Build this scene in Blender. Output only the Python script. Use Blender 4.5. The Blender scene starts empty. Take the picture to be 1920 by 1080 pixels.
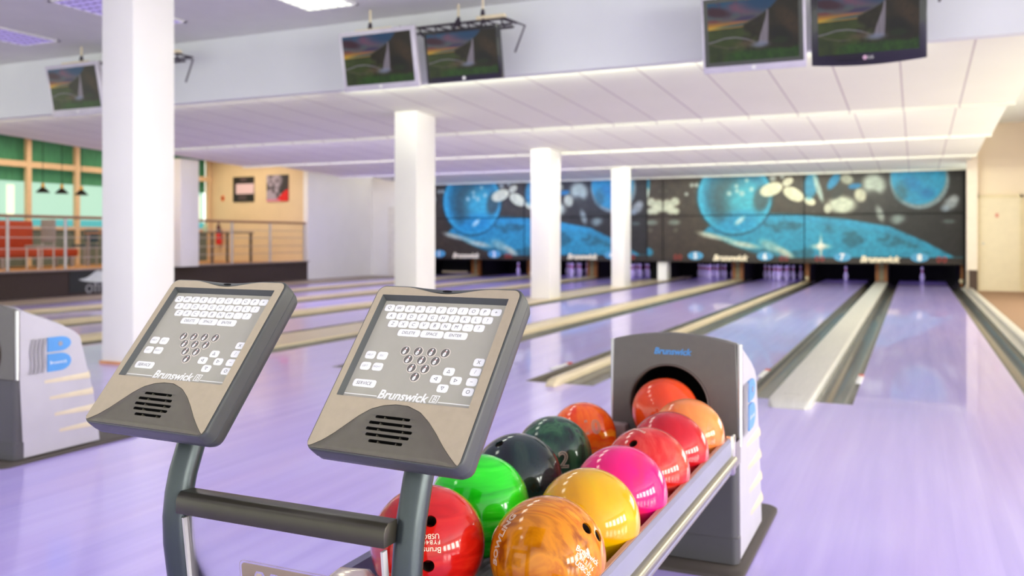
import bpy, bmesh, math, random
import numpy as np
from mathutils import Vector, Matrix

random.seed(7)
SC = bpy.context.scene
COL = SC.collection
PI = math.pi
R = math.radians

# ------------------------------------------------------------------ camera
F_PX, HORIZON, CAM_H = 1659.0, 447.5, 1.08
PSI = math.atan(756.0 / F_PX)
cam_d = bpy.data.cameras.new('camera')
cam = bpy.data.objects.new('camera', cam_d)
COL.objects.link(cam)
cam.location = (0, 0, CAM_H)
cam.rotation_euler = (PI / 2, 0, PSI)
cam_d.sensor_width = 36.0
cam_d.lens = F_PX / 1920 * 36.0
cam_d.shift_y = -(540 - HORIZON) / 1920
cam_d.clip_start = 0.05
cam_d.clip_end = 100
cam_d.dof.use_dof = True
cam_d.dof.focus_distance = 1.45
cam_d.dof.aperture_fstop = cam_d.lens / 7.0
SC.camera = cam

# ------------------------------------------------------------------ world, exposure
SC.view_settings.view_transform = 'Standard'
SC.view_settings.look = 'None'
SC.view_settings.gamma = 1.0
SC.view_settings.exposure = 0.40
SC.view_settings.use_curve_mapping = False
world = bpy.data.worlds.new('world')
SC.world = world
world.use_nodes = True
bg = world.node_tree.nodes['Background']
bg.inputs['Color'].default_value = (0.97, 1.0, 0.90, 1)
bg.inputs['Strength'].default_value = 1.62


def area_light(name, loc, size, energy, color, aim):
    d = bpy.data.lights.new(name, 'AREA')
    d.shape = 'RECTANGLE'
    d.size, d.size_y = size
    d.energy = energy
    d.color = color
    o = bpy.data.objects.new(name, d)
    COL.objects.link(o)
    o.location = loc
    v = Vector(aim)
    o.rotation_euler = v.to_track_quat('-Z', 'Y').to_euler()
    return o


# daylight through the windows of the far right wall of the approach
for yw in (-3.6, -1.9, -0.2, 1.5, 3.2, 4.9):
    area_light('window_daylight', (8.92, yw, 1.75), (1.1, 1.7), 125, (0.97, 1.0, 0.90), (-1, 0, -0.02))
# fill lamp added out of view right of the lanes, brightens ceiling and columns
area_light('walkway_fill', (3.12, 12.8, 1.25), (10.0, 1.5), 165, (1.0, 0.97, 0.84), (-1, 0, 0.10))
# tubes hidden behind the steps of the saw-tooth ceiling, shining down the lanes
STEPS = (8.15, 11.55, 15.0, 18.5, 22.0)
for ys in STEPS[:4]:
    yy, zz = (ys + 0.12, 2.755) if ys < 9 else (ys + 0.06, 2.69)
    pw = {8: 30, 11: 74, 15: 48, 18: 36}[int(ys)]
    area_light('cove_light', (-3.0, yy, zz), (6.1, 0.06), pw, (0.94, 1.0, 0.80), (0, 1, 0.30)).data.spread = R(95)
    area_light('cove_light', (-9.6, yy, zz), (6.6, 0.06), pw * 0.42, (1.0, 1.0, 0.80), (0, 1, 0.30)).data.spread = R(95)
    if ys > 9:
        area_light('lane_light', (-2.85, ys + 0.13, 2.655), (5.9, 0.10), 34, (1.0, 0.98, 0.84), (0, 0.35, -1))
        area_light('lane_light', (-9.6, ys + 0.13, 2.655), (6.2, 0.10), 15, (0.92, 0.92, 1.0), (0, 0.35, -1))
# black light tubes over the left lanes
area_light('black_light', (-10.2, 11.8, 2.58), (6.5, 0.3), 55, (0.30, 0.26, 1.0), (0, 0.4, -1))
area_light('black_light', (-10.2, 17.5, 2.56), (6.5, 0.3), 45, (0.30, 0.26, 1.0), (0, 0.4, -1))
area_light('black_light', (-9.9, 20.6, 2.60), (6.0, 0.2), 20, (0.06, 0.34, 1.0), (0, 1, -0.75)).data.spread = R(100)
# warm lamps of the restaurant
area_light('restaurant_light', (-16.2, 16.8, 3.3), (2.6, 3.6), 66, (1.0, 0.84, 0.62), (0, 0, -1))
area_light('restaurant_light', (-16.2, 12.5, 3.3), (2.6, 3.6), 60, (1.0, 0.82, 0.6), (0, 0, -1))
# walkway beside lane 8
area_light('walkway_light', (2.1, 16.5, 3.38), (0.6, 5.0), 12, (1.0, 0.90, 0.74), (0, 0, -1))
# black light tubes inside the pin decks
for xc in (-12.47, -10.70, -8.92, -7.14, -5.0, -3.22, -1.62, 0.157):
    area_light('pin_deck_light', (xc, 23.3, 0.66), (0.9, 0.12), 4.0, (0.50, 0.36, 1.0), (0, 0.9, -0.5))


# ------------------------------------------------------------------ helpers
def lin(c):
    c = c / 255.0
    return c / 12.92 if c <= 0.04045 else ((c + 0.055) / 1.055) ** 2.4


def L3(rgb):
    return (lin(rgb[0]), lin(rgb[1]), lin(rgb[2]), 1.0)


MATS = {}


def mat(name, rgb, rough=0.5, metal=0.0, coat=0.0, spec=0.5, vary=0.05, scale=8.0, bump=0.0, bscale=200.0, stretch=None):
    """Principled material whose colour is lightly broken up by noise."""
    if name in MATS:
        return MATS[name]
    m = bpy.data.materials.new(name)
    m.use_nodes = True
    nt = m.node_tree
    p = nt.nodes['Principled BSDF']
    p.inputs['Roughness'].default_value = rough
    p.inputs['Metallic'].default_value = metal
    p.inputs['Coat Weight'].default_value = coat
    p.inputs['Coat Roughness'].default_value = 0.04
    p.inputs['Specular IOR Level'].default_value = spec
    tc = nt.nodes.new('ShaderNodeTexCoord')
    vec = tc.outputs['Object']
    if stretch:
        mp = nt.nodes.new('ShaderNodeMapping')
        mp.inputs['Scale'].default_value = stretch
        nt.links.new(vec, mp.inputs['Vector'])
        vec = mp.outputs['Vector']
    nz = nt.nodes.new('ShaderNodeTexNoise')
    nz.inputs['Scale'].default_value = scale
    nz.inputs['Detail'].default_value = 4
    nt.links.new(vec, nz.inputs['Vector'])
    cr = nt.nodes.new('ShaderNodeValToRGB')
    b = L3(rgb)
    cr.color_ramp.elements[0].color = tuple(x * (1 - vary) for x in b[:3]) + (1,)
    cr.color_ramp.elements[1].color = tuple(min(1, x * (1 + vary)) for x in b[:3]) + (1,)
    cr.color_ramp.elements[0].position = 0.35
    cr.color_ramp.elements[1].position = 0.65
    nt.links.new(nz.outputs['Fac'], cr.inputs['Fac'])
    nt.links.new(cr.outputs['Color'], p.inputs['Base Color'])
    if bump:
        n2 = nt.nodes.new('ShaderNodeTexNoise')
        n2.inputs['Scale'].default_value = bscale
        nt.links.new(vec, n2.inputs['Vector'])
        bp = nt.nodes.new('ShaderNodeBump')
        bp.inputs['Strength'].default_value = bump
        bp.inputs['Distance'].default_value = 0.001
        nt.links.new(n2.outputs['Fac'], bp.inputs['Height'])
        nt.links.new(bp.outputs['Normal'], p.inputs['Normal'])
    MATS[name] = m
    return m


def emit_mat(name, rgb, strength):
    if name in MATS:
        return MATS[name]
    m = bpy.data.materials.new(name)
    m.use_nodes = True
    p = m.node_tree.nodes['Principled BSDF']
    p.inputs['Base Color'].default_value = tuple(0.12 * c for c in L3(rgb)[:3]) + (1,)
    p.inputs['Emission Color'].default_value = L3(rgb)
    p.inputs['Emission Strength'].default_value = strength
    p.inputs['Roughness'].default_value = 0.5
    MATS[name] = m
    return m


def attr_mat(name, emission=0.0, rough=0.35, base=1.0, spec=0.5):
    m = bpy.data.materials.new(name)
    m.use_nodes = True
    nt = m.node_tree
    p = nt.nodes['Principled BSDF']
    a = nt.nodes.new('ShaderNodeAttribute')
    a.attribute_name = 'picture'
    p.inputs['Roughness'].default_value = rough
    p.inputs['Specular IOR Level'].default_value = spec
    if emission:
        p.inputs['Base Color'].default_value = (0.004, 0.004, 0.004, 1)
        nt.links.new(a.outputs['Color'], p.inputs['Emission Color'])
        p.inputs['Emission Strength'].default_value = emission
    else:
        nt.links.new(a.outputs['Color'], p.inputs['Base Color'])
    MATS[name] = m
    return m


class MB:
    """collects shapes, then links them as ONE mesh object"""

    def __init__(self):
        self.v, self.f, self.mi, self.sm = [], [], [], []
        self.cur = 0

    def add(self, vs, fs, smooth=False):
        n = len(self.v)
        self.v += [tuple(p) for p in vs]
        for f in fs:
            self.f.append(tuple(i + n for i in f))
            self.mi.append(self.cur)
            self.sm.append(smooth)
        return self

    def box(self, x0, x1, y0, y1, z0, z1):
        vs = [(x0, y0, z0), (x1, y0, z0), (x1, y1, z0), (x0, y1, z0), (x0, y0, z1), (x1, y0, z1), (x1, y1, z1), (x0, y1, z1)]
        fs = [(0, 3, 2, 1), (4, 5, 6, 7), (0, 1, 5, 4), (1, 2, 6, 5), (2, 3, 7, 6), (3, 0, 4, 7)]
        return self.add(vs, fs)

    def quad(self, a, b, c, d):
        return self.add([a, b, c, d], [(0, 1, 2, 3)])

    def prism(self, poly, axis, a0, a1, smooth=False):
        """poly: 2-D points; axis 'x': (y,z), 'y': (x,z), 'z': (x,y)"""
        def P(p, t):
            if axis == 'x':
                return (t, p[0], p[1])
            if axis == 'y':
                return (p[0], t, p[1])
            return (p[0], p[1], t)
        n = len(poly)
        vs = [P(p, a0) for p in poly] + [P(p, a1) for p in poly]
        fs = [tuple(range(n)), tuple(range(2 * n - 1, n - 1, -1))]
        self.add(vs, fs)
        base = len(self.v) - 2 * n
        for i in range(n):
            j = (i + 1) % n
            self.f.append((base + i, base + j, base + n + j, base + n + i))
            self.mi.append(self.cur)
            self.sm.append(smooth)
        return self

    def loft(self, rings, cap0=True, cap1=True, smooth=True, closed=True):
        n = len(rings[0])
        vs = [p for r in rings for p in r]
        fs = []
        for k in range(len(rings) - 1):
            for i in range(n if closed else n - 1):
                j = (i + 1) % n
                fs.append((k * n + i, k * n + j, (k + 1) * n + j, (k + 1) * n + i))
        self.add(vs, fs, smooth)
        b = len(self.v) - len(vs)
        if cap0:
            self.f.append(tuple(b + i for i in range(n - 1, -1, -1)))
            self.mi.append(self.cur)
            self.sm.append(False)
        if cap1:
            self.f.append(tuple(b + (len(rings) - 1) * n + i for i in range(n)))
            self.mi.append(self.cur)
            self.sm.append(False)
        return self

    def tube(self, pts, r, n=16, caps=True):
        pts = [Vector(p) for p in pts]
        rings = []
        up = None
        for i, p in enumerate(pts):
            t = (pts[min(i + 1, len(pts) - 1)] - pts[max(i - 1, 0)]).normalized()
            if up is None:
                up = Vector((0, 0, 1)) if abs(t.z) < 0.9 else Vector((1, 0, 0))
            a = (up - t * up.dot(t)).normalized()
            up = a
            b = t.cross(a)
            rr = r[i] if isinstance(r, (list, tuple)) else r
            rings.append([p + a * rr * math.cos(2 * PI * k / n) + b * rr * math.sin(2 * PI * k / n) for k in range(n)])
        return self.loft(rings, caps, caps)

    def lathe(self, prof, c=(0, 0, 0), n=24, smooth=True):
        rings = [[(c[0] + r * math.cos(2 * PI * k / n), c[1] + r * math.sin(2 * PI * k / n), c[2] + z) for k in range(n)] for r, z in prof]
        return self.loft(rings, True, True, smooth)

    def mesh(self, me, M=None):
        vs = [(M @ v.co) if M else v.co.copy() for v in me.vertices]
        return self.add(vs, [tuple(p.vertices) for p in me.polygons])

    def build(self, name, mats, parent=None, local=False, bevel=0.0, seg=2, loc=None):
        me = bpy.data.meshes.new(name)
        me.from_pydata([tuple(p) for p in self.v], [], self.f)
        if not isinstance(mats, (list, tuple)):
            mats = [mats]
        for m in mats:
            me.materials.append(m)
        me.polygons.foreach_set('material_index', self.mi)
        me.polygons.foreach_set('use_smooth', self.sm)
        bm = bmesh.new()
        bm.from_mesh(me)
        bmesh.ops.recalc_face_normals(bm, faces=bm.faces)
        if bevel:
            es = [e for e in bm.edges if len(e.link_faces) == 2 and e.calc_face_angle(0) > 0.5]
            bmesh.ops.bevel(bm, geom=es, offset=bevel, segments=seg, profile=0.5, affect='EDGES', clamp_overlap=True)
        bm.to_mesh(me)
        bm.free()
        if any(self.sm) or bevel:
            me.set_sharp_from_angle(angle=R(38))
        return link(name, me, parent, local, loc)


def world_org(o):
    v = Vector((0, 0, 0))
    while o:
        v += o.location
        o = o.parent
    return v


def link(name, me, parent=None, local=False, loc=None):
    o = bpy.data.objects.new(name, me)
    COL.objects.link(o)
    if parent:
        o.parent = parent
        if not local:
            me.transform(Matrix.Translation(-world_org(parent)))
    elif not local:
        if loc is None:
            co = np.array([v.co for v in me.vertices])
            mn, mx = co.min(0), co.max(0)
            loc = ((mn[0] + mx[0]) / 2, (mn[1] + mx[1]) / 2, mn[2])
        me.transform(Matrix.Translation(-Vector(loc)))
        o.location = loc
    return o


def thing(name, label, cat, loc=(0, 0, 0), group=None, rot=None):
    o = bpy.data.objects.new(name, None)
    COL.objects.link(o)
    o.empty_display_size = 0.1
    o.location = loc
    if rot:
        o.rotation_euler = rot
    return tag(o, label, cat, group)


def tag(o, label, cat, group=None):
    o['label'] = label
    o['category'] = cat
    if group:
        o['group'] = group
    return o


def struct(o):
    o['kind'] = 'structure'
    return o


def copy_tree(o, parent=None):
    c = o.copy()
    COL.objects.link(c)
    c.parent = parent
    for ch in list(o.children):
        copy_tree(ch, c)
    return c


def text_mesh(body, size, shear=0.0, bold=0.0, align='CENTER', extrude=0.0, outline=0.0, width=None, vcentre=True, spacing=1.0):
    """mesh of a text, in the xy plane, centred"""
    cu = bpy.data.curves.new('text', 'FONT')
    cu.body = body
    cu.size = size
    cu.shear = shear
    cu.align_x = align
    cu.offset = bold
    cu.extrude = extrude
    cu.resolution_u = 3
    cu.space_character = spacing
    if outline:
        cu.fill_mode = 'NONE'
        cu.bevel_depth = outline
        cu.bevel_resolution = 0
    o = bpy.data.objects.new('text', cu)
    COL.objects.link(o)
    dg = bpy.context.evaluated_depsgraph_get()
    dg.update()
    me = bpy.data.meshes.new_from_object(o.evaluated_get(dg))
    bpy.data.objects.remove(o)
    bpy.data.curves.remove(cu)
    co = np.array([v.co for v in me.vertices])
    if len(co):
        mn, mx = co.min(0), co.max(0)
        s = (width / (mx[0] - mn[0])) if width else 1.0
        cx = (mn[0] + mx[0]) / 2 if align == 'CENTER' else mn[0]
        cy = (mn[1] + mx[1]) / 2 if vcentre else 0
        me.transform(Matrix.Diagonal((s, s, 1, 1)) @ Matrix.Translation((-cx, -cy, 0)))
    return me


def curve_plate(loops, extrude, bevel=0.0, res=2):
    """2-D loops (first outer, others holes) -> solid plate mesh centred on z=0, thickness 2*extrude"""
    cu = bpy.data.curves.new('plate', 'CURVE')
    cu.dimensions = '2D'
    cu.fill_mode = 'BOTH'
    cu.extrude = extrude - bevel if bevel else extrude
    if bevel:
        cu.bevel_depth = bevel
        cu.bevel_resolution = res
        cu.offset = -bevel
    for lp in loops:
        sp = cu.splines.new('POLY')
        sp.points.add(len(lp) - 1)
        for q, p in zip(sp.points, lp):
            q.co = (p[0], p[1], 0, 1)
        sp.use_cyclic_u = True
    o = bpy.data.objects.new('plate', cu)
    COL.objects.link(o)
    dg = bpy.context.evaluated_depsgraph_get()
    dg.update()
    me = bpy.data.meshes.new_from_object(o.evaluated_get(dg))
    bpy.data.objects.remove(o)
    bpy.data.curves.remove(cu)
    return me


def boolean_cut(me, cutter):
    a = bpy.data.objects.new('a', me)
    b = bpy.data.objects.new('b', cutter)
    COL.objects.link(a)
    COL.objects.link(b)
    md = a.modifiers.new('cut', 'BOOLEAN')
    md.object = b
    md.operation = 'DIFFERENCE'
    md.solver = 'EXACT'
    dg = bpy.context.evaluated_depsgraph_get()
    dg.update()
    out = bpy.data.meshes.new_from_object(a.evaluated_get(dg))
    bpy.data.objects.remove(a)
    bpy.data.objects.remove(b)
    return out


def rrect(cx, cy, w, h, r, n=5):
    pts = []
    for (sx, sy, a0) in ((1, 1, 0), (-1, 1, 90), (-1, -1, 180), (1, -1, 270)):
        ox, oy = cx + sx * (w / 2 - r), cy + sy * (h / 2 - r)
        for k in range(n + 1):
            a = R(a0 + 90 * k / n)
            pts.append((ox + r * math.cos(a), oy + r * math.sin(a)))
    return pts


def use_mats(me, mats):
    me.materials.clear()
    for m in mats:
        me.materials.append(m)
    return me


def grid_picture(name, m, x0, x1, z0, z1, y, nx, nz, fn, parent, thick=0.03, tilt=None):
    """a flat panel facing -Y whose printed picture is a colour attribute"""
    us = np.linspace(0, 1, nx)
    vs = np.linspace(0, 1, nz)
    U, V = np.meshgrid(us, vs)
    X = x0 + U * (x1 - x0)
    Z = z0 + V * (z1 - z0)
    Y = np.full_like(X, y)
    co = np.stack([X, Y, Z], -1).reshape(-1, 3)
    i = np.arange(nx * nz).reshape(nz, nx)
    fs = np.stack([i[:-1, :-1], i[:-1, 1:], i[1:, 1:], i[1:, :-1]], -1).reshape(-1, 4).tolist()
    rgb = fn(X, Z, U, V).reshape(-1, 3)
    n = len(co)
    back = [(x0, y + thick, z0), (x1, y + thick, z0), (x1, y + thick, z1), (x0, y + thick, z1)]
    allv = co.tolist() + back
    bo, to, le, ri = i[0].tolist(), i[-1].tolist(), i[:, 0].tolist(), i[:, -1].tolist()
    fs += [[n + 3, n + 2, n + 1, n]]
    fs += [bo[::-1] + [n, n + 1], to + [n + 2, n + 3], le + [n + 3, n], ri[::-1] + [n + 1, n + 2]]
    me = bpy.data.meshes.new(name)
    me.from_pydata(allv, [], fs)
    me.materials.append(m)
    at = me.color_attributes.new('picture', 'FLOAT_COLOR', 'POINT')
    s = np.clip(rgb, 0, 255) / 255.0
    l = np.where(s <= 0.04045, s / 12.92, ((s + 0.055) / 1.055) ** 2.4)
    full = np.ones((len(allv), 4), np.float32)
    full[:n, :3] = l
    full[n:, :3] = 0.02
    at.data.foreach_set('color', full.ravel())
    return link(name, me, parent)


# value noise for painted pictures
_rs = np.random.RandomState(3)
_tab = _rs.rand(64, 64)


def vnoise(x, y):
    xi, yi = np.floor(x).astype(int), np.floor(y).astype(int)
    fx, fy = x - xi, y - yi
    fx, fy = fx * fx * (3 - 2 * fx), fy * fy * (3 - 2 * fy)
    g = lambda a, b: _tab[a % 64, b % 64]
    return (g(xi, yi) * (1 - fx) * (1 - fy) + g(xi + 1, yi) * fx * (1 - fy) + g(xi, yi + 1) * (1 - fx) * fy + g(xi + 1, yi + 1) * fx * fy)


def fbm(x, y, o=4):
    s, a, t = 0, 0.5, 0
    for k in range(o):
        s = s + a * vnoise(x * 2 ** k + 7.3 * k, y * 2 ** k + 3.1 * k)
        t += a
        a *= 0.5
    return s / t


def sstep(a, b, x):
    t = np.clip((x - a) / (b - a), 0, 1)
    return t * t * (3 - 2 * t)


class Paint:
    def __init__(self, x, y, rgb):
        self.x, self.y = x, y
        self.c = np.zeros(x.shape + (3,)) + np.array(rgb, float)

    def mix(self, m, rgb):
        m = np.clip(m, 0, 1)[..., None]
        self.c = self.c * (1 - m) + np.array(rgb, float) * m

    def ell(self, cx, cy, a, b, rot=0, soft=0.15, rgb=(255, 255, 255), amt=1.0):
        t = R(rot)
        dx, dy = self.x - cx, self.y - cy
        u = (dx * math.cos(t) + dy * math.sin(t)) / a
        v = (-dx * math.sin(t) + dy * math.cos(t)) / b
        d = np.sqrt(u * u + v * v)
        self.mix(amt * sstep(1 + soft, 1 - soft, d), rgb)


# ------------------------------------------------------------------ materials
def floor_mat(name, coat_rough=0.035):
    m = bpy.data.materials.new(name)
    m.use_nodes = True
    nt = m.node_tree
    p = nt.nodes['Principled BSDF']
    p.inputs['Roughness'].default_value = 0.30
    p.inputs['Coat Weight'].default_value = 0.55
    p.inputs['Coat Roughness'].default_value = coat_rough
    p.inputs['Coat IOR'].default_value = 1.55
    geo = nt.nodes.new('ShaderNodeNewGeometry')

    def noise(scale, detail, sx, sy):
        mp = nt.nodes.new('ShaderNodeMapping')
        mp.inputs['Scale'].default_value = (sx, sy, 1)
        nt.links.new(geo.outputs['Position'], mp.inputs['Vector'])
        n = nt.nodes.new('ShaderNodeTexNoise')
        n.inputs['Scale'].default_value = scale
        n.inputs['Detail'].default_value = detail
        nt.links.new(mp.outputs['Vector'], n.inputs['Vector'])
        return n.outputs['Fac']
    # boards 2.7 cm wide: one random tone per board
    sep = nt.nodes.new('ShaderNodeSeparateXYZ')
    nt.links.new(geo.outputs['Position'], sep.inputs[0])
    mu = nt.nodes.new('ShaderNodeMath')
    mu.operation = 'MULTIPLY'
    mu.inputs[1].default_value = 1 / 0.066
    nt.links.new(sep.outputs['X'], mu.inputs[0])
    fl = nt.nodes.new('ShaderNodeMath')
    fl.operation = 'FLOOR'
    nt.links.new(mu.outputs[0], fl.inputs[0])
    wn = nt.nodes.new('ShaderNodeTexWhiteNoise')
    wn.noise_dimensions = '1D'
    nt.links.new(fl.outputs[0], wn.inputs['W'])
    a = nt.nodes.new('ShaderNodeMath')
    a.operation = 'MULTIPLY_ADD'
    nt.links.new(noise(1.0, 5, 14, 0.7), a.inputs[0])
    a.inputs[1].default_value = 0.9
    b = nt.nodes.new('ShaderNodeMath')
    b.operation = 'MULTIPLY'
    b.inputs[1].default_value = 0.16
    nt.links.new(wn.outputs['Value'], b.inputs[0])
    nt.links.new(b.outputs[0], a.inputs[2])
    cr = nt.nodes.new('ShaderNodeValToRGB')
    e = cr.color_ramp.elements
    e[0].position, e[0].color = 0.30, L3((176, 160, 234))
    e[1].position, e[1].color = 0.78, L3((200, 186, 247))
    k = e.new(0.54)
    k.color = L3((188, 171, 241))
    nt.links.new(a.outputs[0], cr.inputs['Fac'])
    # broad pinkish clouds
    mx = nt.nodes.new('ShaderNodeMix')
    mx.data_type = 'RGBA'
    rp = nt.nodes.new('ShaderNodeMapRange')
    rp.inputs['From Min'].default_value = 0.45
    rp.inputs['From Max'].default_value = 0.75
    rp.inputs['To Max'].default_value = 0.4
    nt.links.new(noise(1.0, 3, 3.0, 0.5), rp.inputs['Value'])
    nt.links.new(rp.outputs[0], mx.inputs['Factor'])
    nt.links.new(cr.outputs['Color'], mx.inputs['A'])
    mx.inputs['B'].default_value = L3((202, 174, 230))
    nt.links.new(mx.outputs['Result'], p.inputs['Base Color'])
    MATS[name] = m
    return m


M_FLOOR = floor_mat('lavender_maple')
M_APPROACH = floor_mat('lavender_approach', 0.11)
M_WHITE = mat('white_paint', (236, 233, 230), 0.6, vary=0.015, scale=2)
M_COLUMN = mat('column_paint', (240, 237, 233), 0.55, vary=0.015, scale=2)
M_CREAM = mat('cream_paint', (232, 214, 190), 0.7, vary=0.02, scale=2)
M_WARM = mat('ochre_paint', (222, 198, 160), 0.7, vary=0.03, scale=2)
M_DARKBROWN = mat('dark_brown_carpet', (62, 50, 45), 0.9, vary=0.15, scale=60)
M_CARPET = mat('brown_carpet', (150, 116, 88), 0.95, vary=0.12, scale=80, bump=0.3)
M_TAN = mat('tan_capping', (206, 190, 158), 0.35, vary=0.04, stretch=(6, 0.5, 1))
M_CAPGREY = mat('pale_grey_capping', (202, 199, 190), 0.35, vary=0.04, stretch=(6, 0.5, 1))
M_GUTTER = mat('gutter_composite', (104, 100, 92), 0.25, vary=0.10, stretch=(8, 0.4, 1), coat=0.2)
M_BLACK = mat('matt_black', (9, 8, 9), 0.8, spec=0.2)
M_SHELL = mat('grey_shell_plastic', (68, 71, 68), 0.42, vary=0.03, scale=30, bump=0.15, bscale=900)
M_SHELLB = mat('grey_back_plastic', (64, 67, 65), 0.42, vary=0.03, scale=30, bump=0.15, bscale=900)
M_FACE = mat('champagne_metallic', (178, 164, 138), 0.42, metal=0.35, vary=0.03, scale=60, bump=0.2, bscale=1500)
M_HUMP = mat('graphite_metallic', (98, 93, 80), 0.40, metal=0.35, vary=0.04, scale=60, bump=0.25, bscale=1200)
M_PANEL = mat('keypad_film', (166, 162, 148), 0.5, vary=0.02, scale=30)
M_KEY = mat('white_key', (240, 239, 237), 0.45, vary=0.01)
M_INK = mat('grey_ink', (84, 80, 78), 0.6)
M_PRINT = mat('white_print', (238, 237, 233), 0.6)
M_RING = mat('cream_ring', (216, 206, 192), 0.5)
M_PINDISC = mat('pin_disc_grey', (98, 93, 87), 0.5)
M_REDINK = mat('red_ink', (205, 60, 45), 0.5)
M_POST = mat('anthracite_powder_coat', (58, 66, 68), 0.30, metal=0.4, vary=0.04, scale=40, bump=0.12, bscale=700)
M_BAR = mat('anthracite_bar', (62, 58, 48), 0.34, metal=0.4, vary=0.04, scale=40)
M_CHROME = mat('chrome', (214, 210, 202), 0.14, metal=1.0, vary=0.02)
M_ALU = mat('brushed_aluminium', (190, 190, 188), 0.3, metal=0.9, vary=0.03, stretch=(1, 30, 1))
M_RAIL = mat('lavender_grey_rail', (140, 139, 160), 0.4, vary=0.03)
M_RACK = mat('rack_grey', (124, 116, 116), 0.35, vary=0.05, coat=0.2)
M_HOODF = mat('hood_front_grey', (98, 95, 90), 0.45, vary=0.03, scale=40, bump=0.1, bscale=900)
M_HOODS = mat('hood_side_white', (186, 182, 190), 0.45, vary=0.02, scale=10)
M_RIB = mat('hood_rib_cream', (212, 198, 172), 0.5)
M_PED = mat('pedestal_grey', (74, 72, 76), 0.5, vary=0.03)
M_BASE = mat('base_plate_brown_grey', (74, 67, 62), 0.6)
M_BLUE = mat('logo_blue', (80, 146, 210), 0.4)
M_LOGOGREY = mat('logo_grey', (150, 146, 152), 0.5)
M_SILVER = mat('silver_bezel', (205, 200, 208), 0.35, metal=0.2)
M_BEZEL = mat('black_bezel', (22, 21, 24), 0.25, coat=0.4)
M_STEEL = mat('dark_steel', (62, 52, 66), 0.45, metal=0.4)
M_CREAMBAR = mat('cream_bar', (236, 222, 186), 0.5)
M_WOOD = mat('pale_wood', (214, 184, 146), 0.5, vary=0.08, stretch=(1, 1, 8))
M_HAND = mat('brown_handrail', (150, 112, 84), 0.5)
M_STEELPOST = mat('satin_steel', (178, 172, 170), 0.35, metal=0.5)
M_ORANGEWOOD = mat('orange_wood', (142, 80, 22), 0.5, vary=0.1)
M_PIN = mat('pin_white', (236, 232, 236), 0.3, coat=0.5)
M_PINRED = mat('pin_red', (205, 48, 62), 0.3, coat=0.5)
M_RUST = mat('rust_leather', (160, 56, 20), 0.55, vary=0.06)
M_RED = mat('signal_red', (208, 32, 28), 0.4)
M_GREEN_DK = mat('green_valance', (76, 150, 112), 0.8, vary=0.12, stretch=(1, 6, 0.4))
M_TEAL = mat('teal_ledge', (60, 160, 160), 0.6)
M_CEIL_HI = mat('upper_ceiling_paint', (226, 228, 222), 0.7, vary=0.02, scale=3)


def tile_mat():
    m = bpy.data.materials.new('ceiling_tiles')
    m.use_nodes = True
    nt = m.node_tree
    p = nt.nodes['Principled BSDF']
    p.inputs['Roughness'].default_value = 0.75
    geo = nt.nodes.new('ShaderNodeNewGeometry')
    sep = nt.nodes.new('ShaderNodeSeparateXYZ')
    nt.links.new(geo.outputs['Position'], sep.inputs[0])
    # joints every 0.6 m along the lanes, line 1.6 cm wide
    ad = nt.nodes.new('ShaderNodeMath')
    ad.operation = 'ADD'
    ad.inputs[1].default_value = 60.14
    nt.links.new(sep.outputs['X'], ad.inputs[0])
    mo = nt.nodes.new('ShaderNodeMath')
    mo.operation = 'MODULO'
    mo.inputs[1].default_value = 0.6
    nt.links.new(ad.outputs[0], mo.inputs[0])
    lt = nt.nodes.new('ShaderNodeMath')
    lt.operation = 'LESS_THAN'
    lt.inputs[1].default_value = 0.02
    nt.links.new(mo.outputs[0], lt.inputs[0])
    nz = nt.nodes.new('ShaderNodeTexNoise')
    nz.inputs['Scale'].default_value = 1.2
    nt.links.new(geo.outputs['Position'], nz.inputs['Vector'])
    cr = nt.nodes.new('ShaderNodeValToRGB')
    cr.color_ramp.elements[0].color = L3((240, 240, 222))
    cr.color_ramp.elements[1].color = L3((248, 248, 230))
    nt.links.new(nz.outputs['Fac'], cr.inputs['Fac'])
    mx = nt.nodes.new('ShaderNodeMix')
    mx.data_type = 'RGBA'
    nt.links.new(lt.outputs[0], mx.inputs['Factor'])
    nt.links.new(cr.outputs['Color'], mx.inputs['A'])
    mx.inputs['B'].default_value = L3((206, 198, 190))
    nt.links.new(mx.outputs['Result'], p.inputs['Base Color'])
    return m


M_TILE = tile_mat()

# ================================================================== SETTING
FOUL = 6.15
LANES = {8: (-0.37, 0.685), 7: (-2.15, -1.095), 6: (-3.75, -2.695), 5: (-5.53, -4.475),
         4: (-7.67, -6.615), 3: (-9.45, -8.395), 2: (-11.23, -10.175), 1: (-13.0, -11.945)}
GW = 0.225          # gutter width
LANE_END = 24.95

b = MB().box(-14.6, 9.05, -5.0, FOUL, -0.2, 0)
struct(b.build('floor_approach', M_APPROACH))
b = MB().box(1.09, 3.25, FOUL, 20.75, -0.2, 0)
struct(b.build('floor_walkway', M_CARPET))
b = MB().box(-14.6, -13.225, FOUL, 25.0, -0.2, -0.005)
struct(b.build('floor_left_strip', mat('tan_floor', (150, 138, 122), 0.5)))
b = MB().box(-6.39, -5.755, FOUL, LANE_END, -0.2, 0.02)
struct(b.build('floor_column_strip', M_TAN))
b = MB().box(-22.5, -14.6, 4.0, 19.0, 0.27, 0.47)
struct(b.build('floor_restaurant', mat('restaurant_floor', (196, 142, 84), 0.5, vary=0.12, scale=3)))
b = MB().box(-14.6, -14.56, 2.0, 22.0, -0.2, 0.475)
struct(b.build('trim_restaurant_plinth', M_DARKBROWN))
b = MB().box(-14.75, -14.5, 2.0, 18.97, 0.47, 0.50)
struct(b.build('trim_restaurant_edge', mat('mauve_grey_edge', (136, 122, 118), 0.6)))

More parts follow.
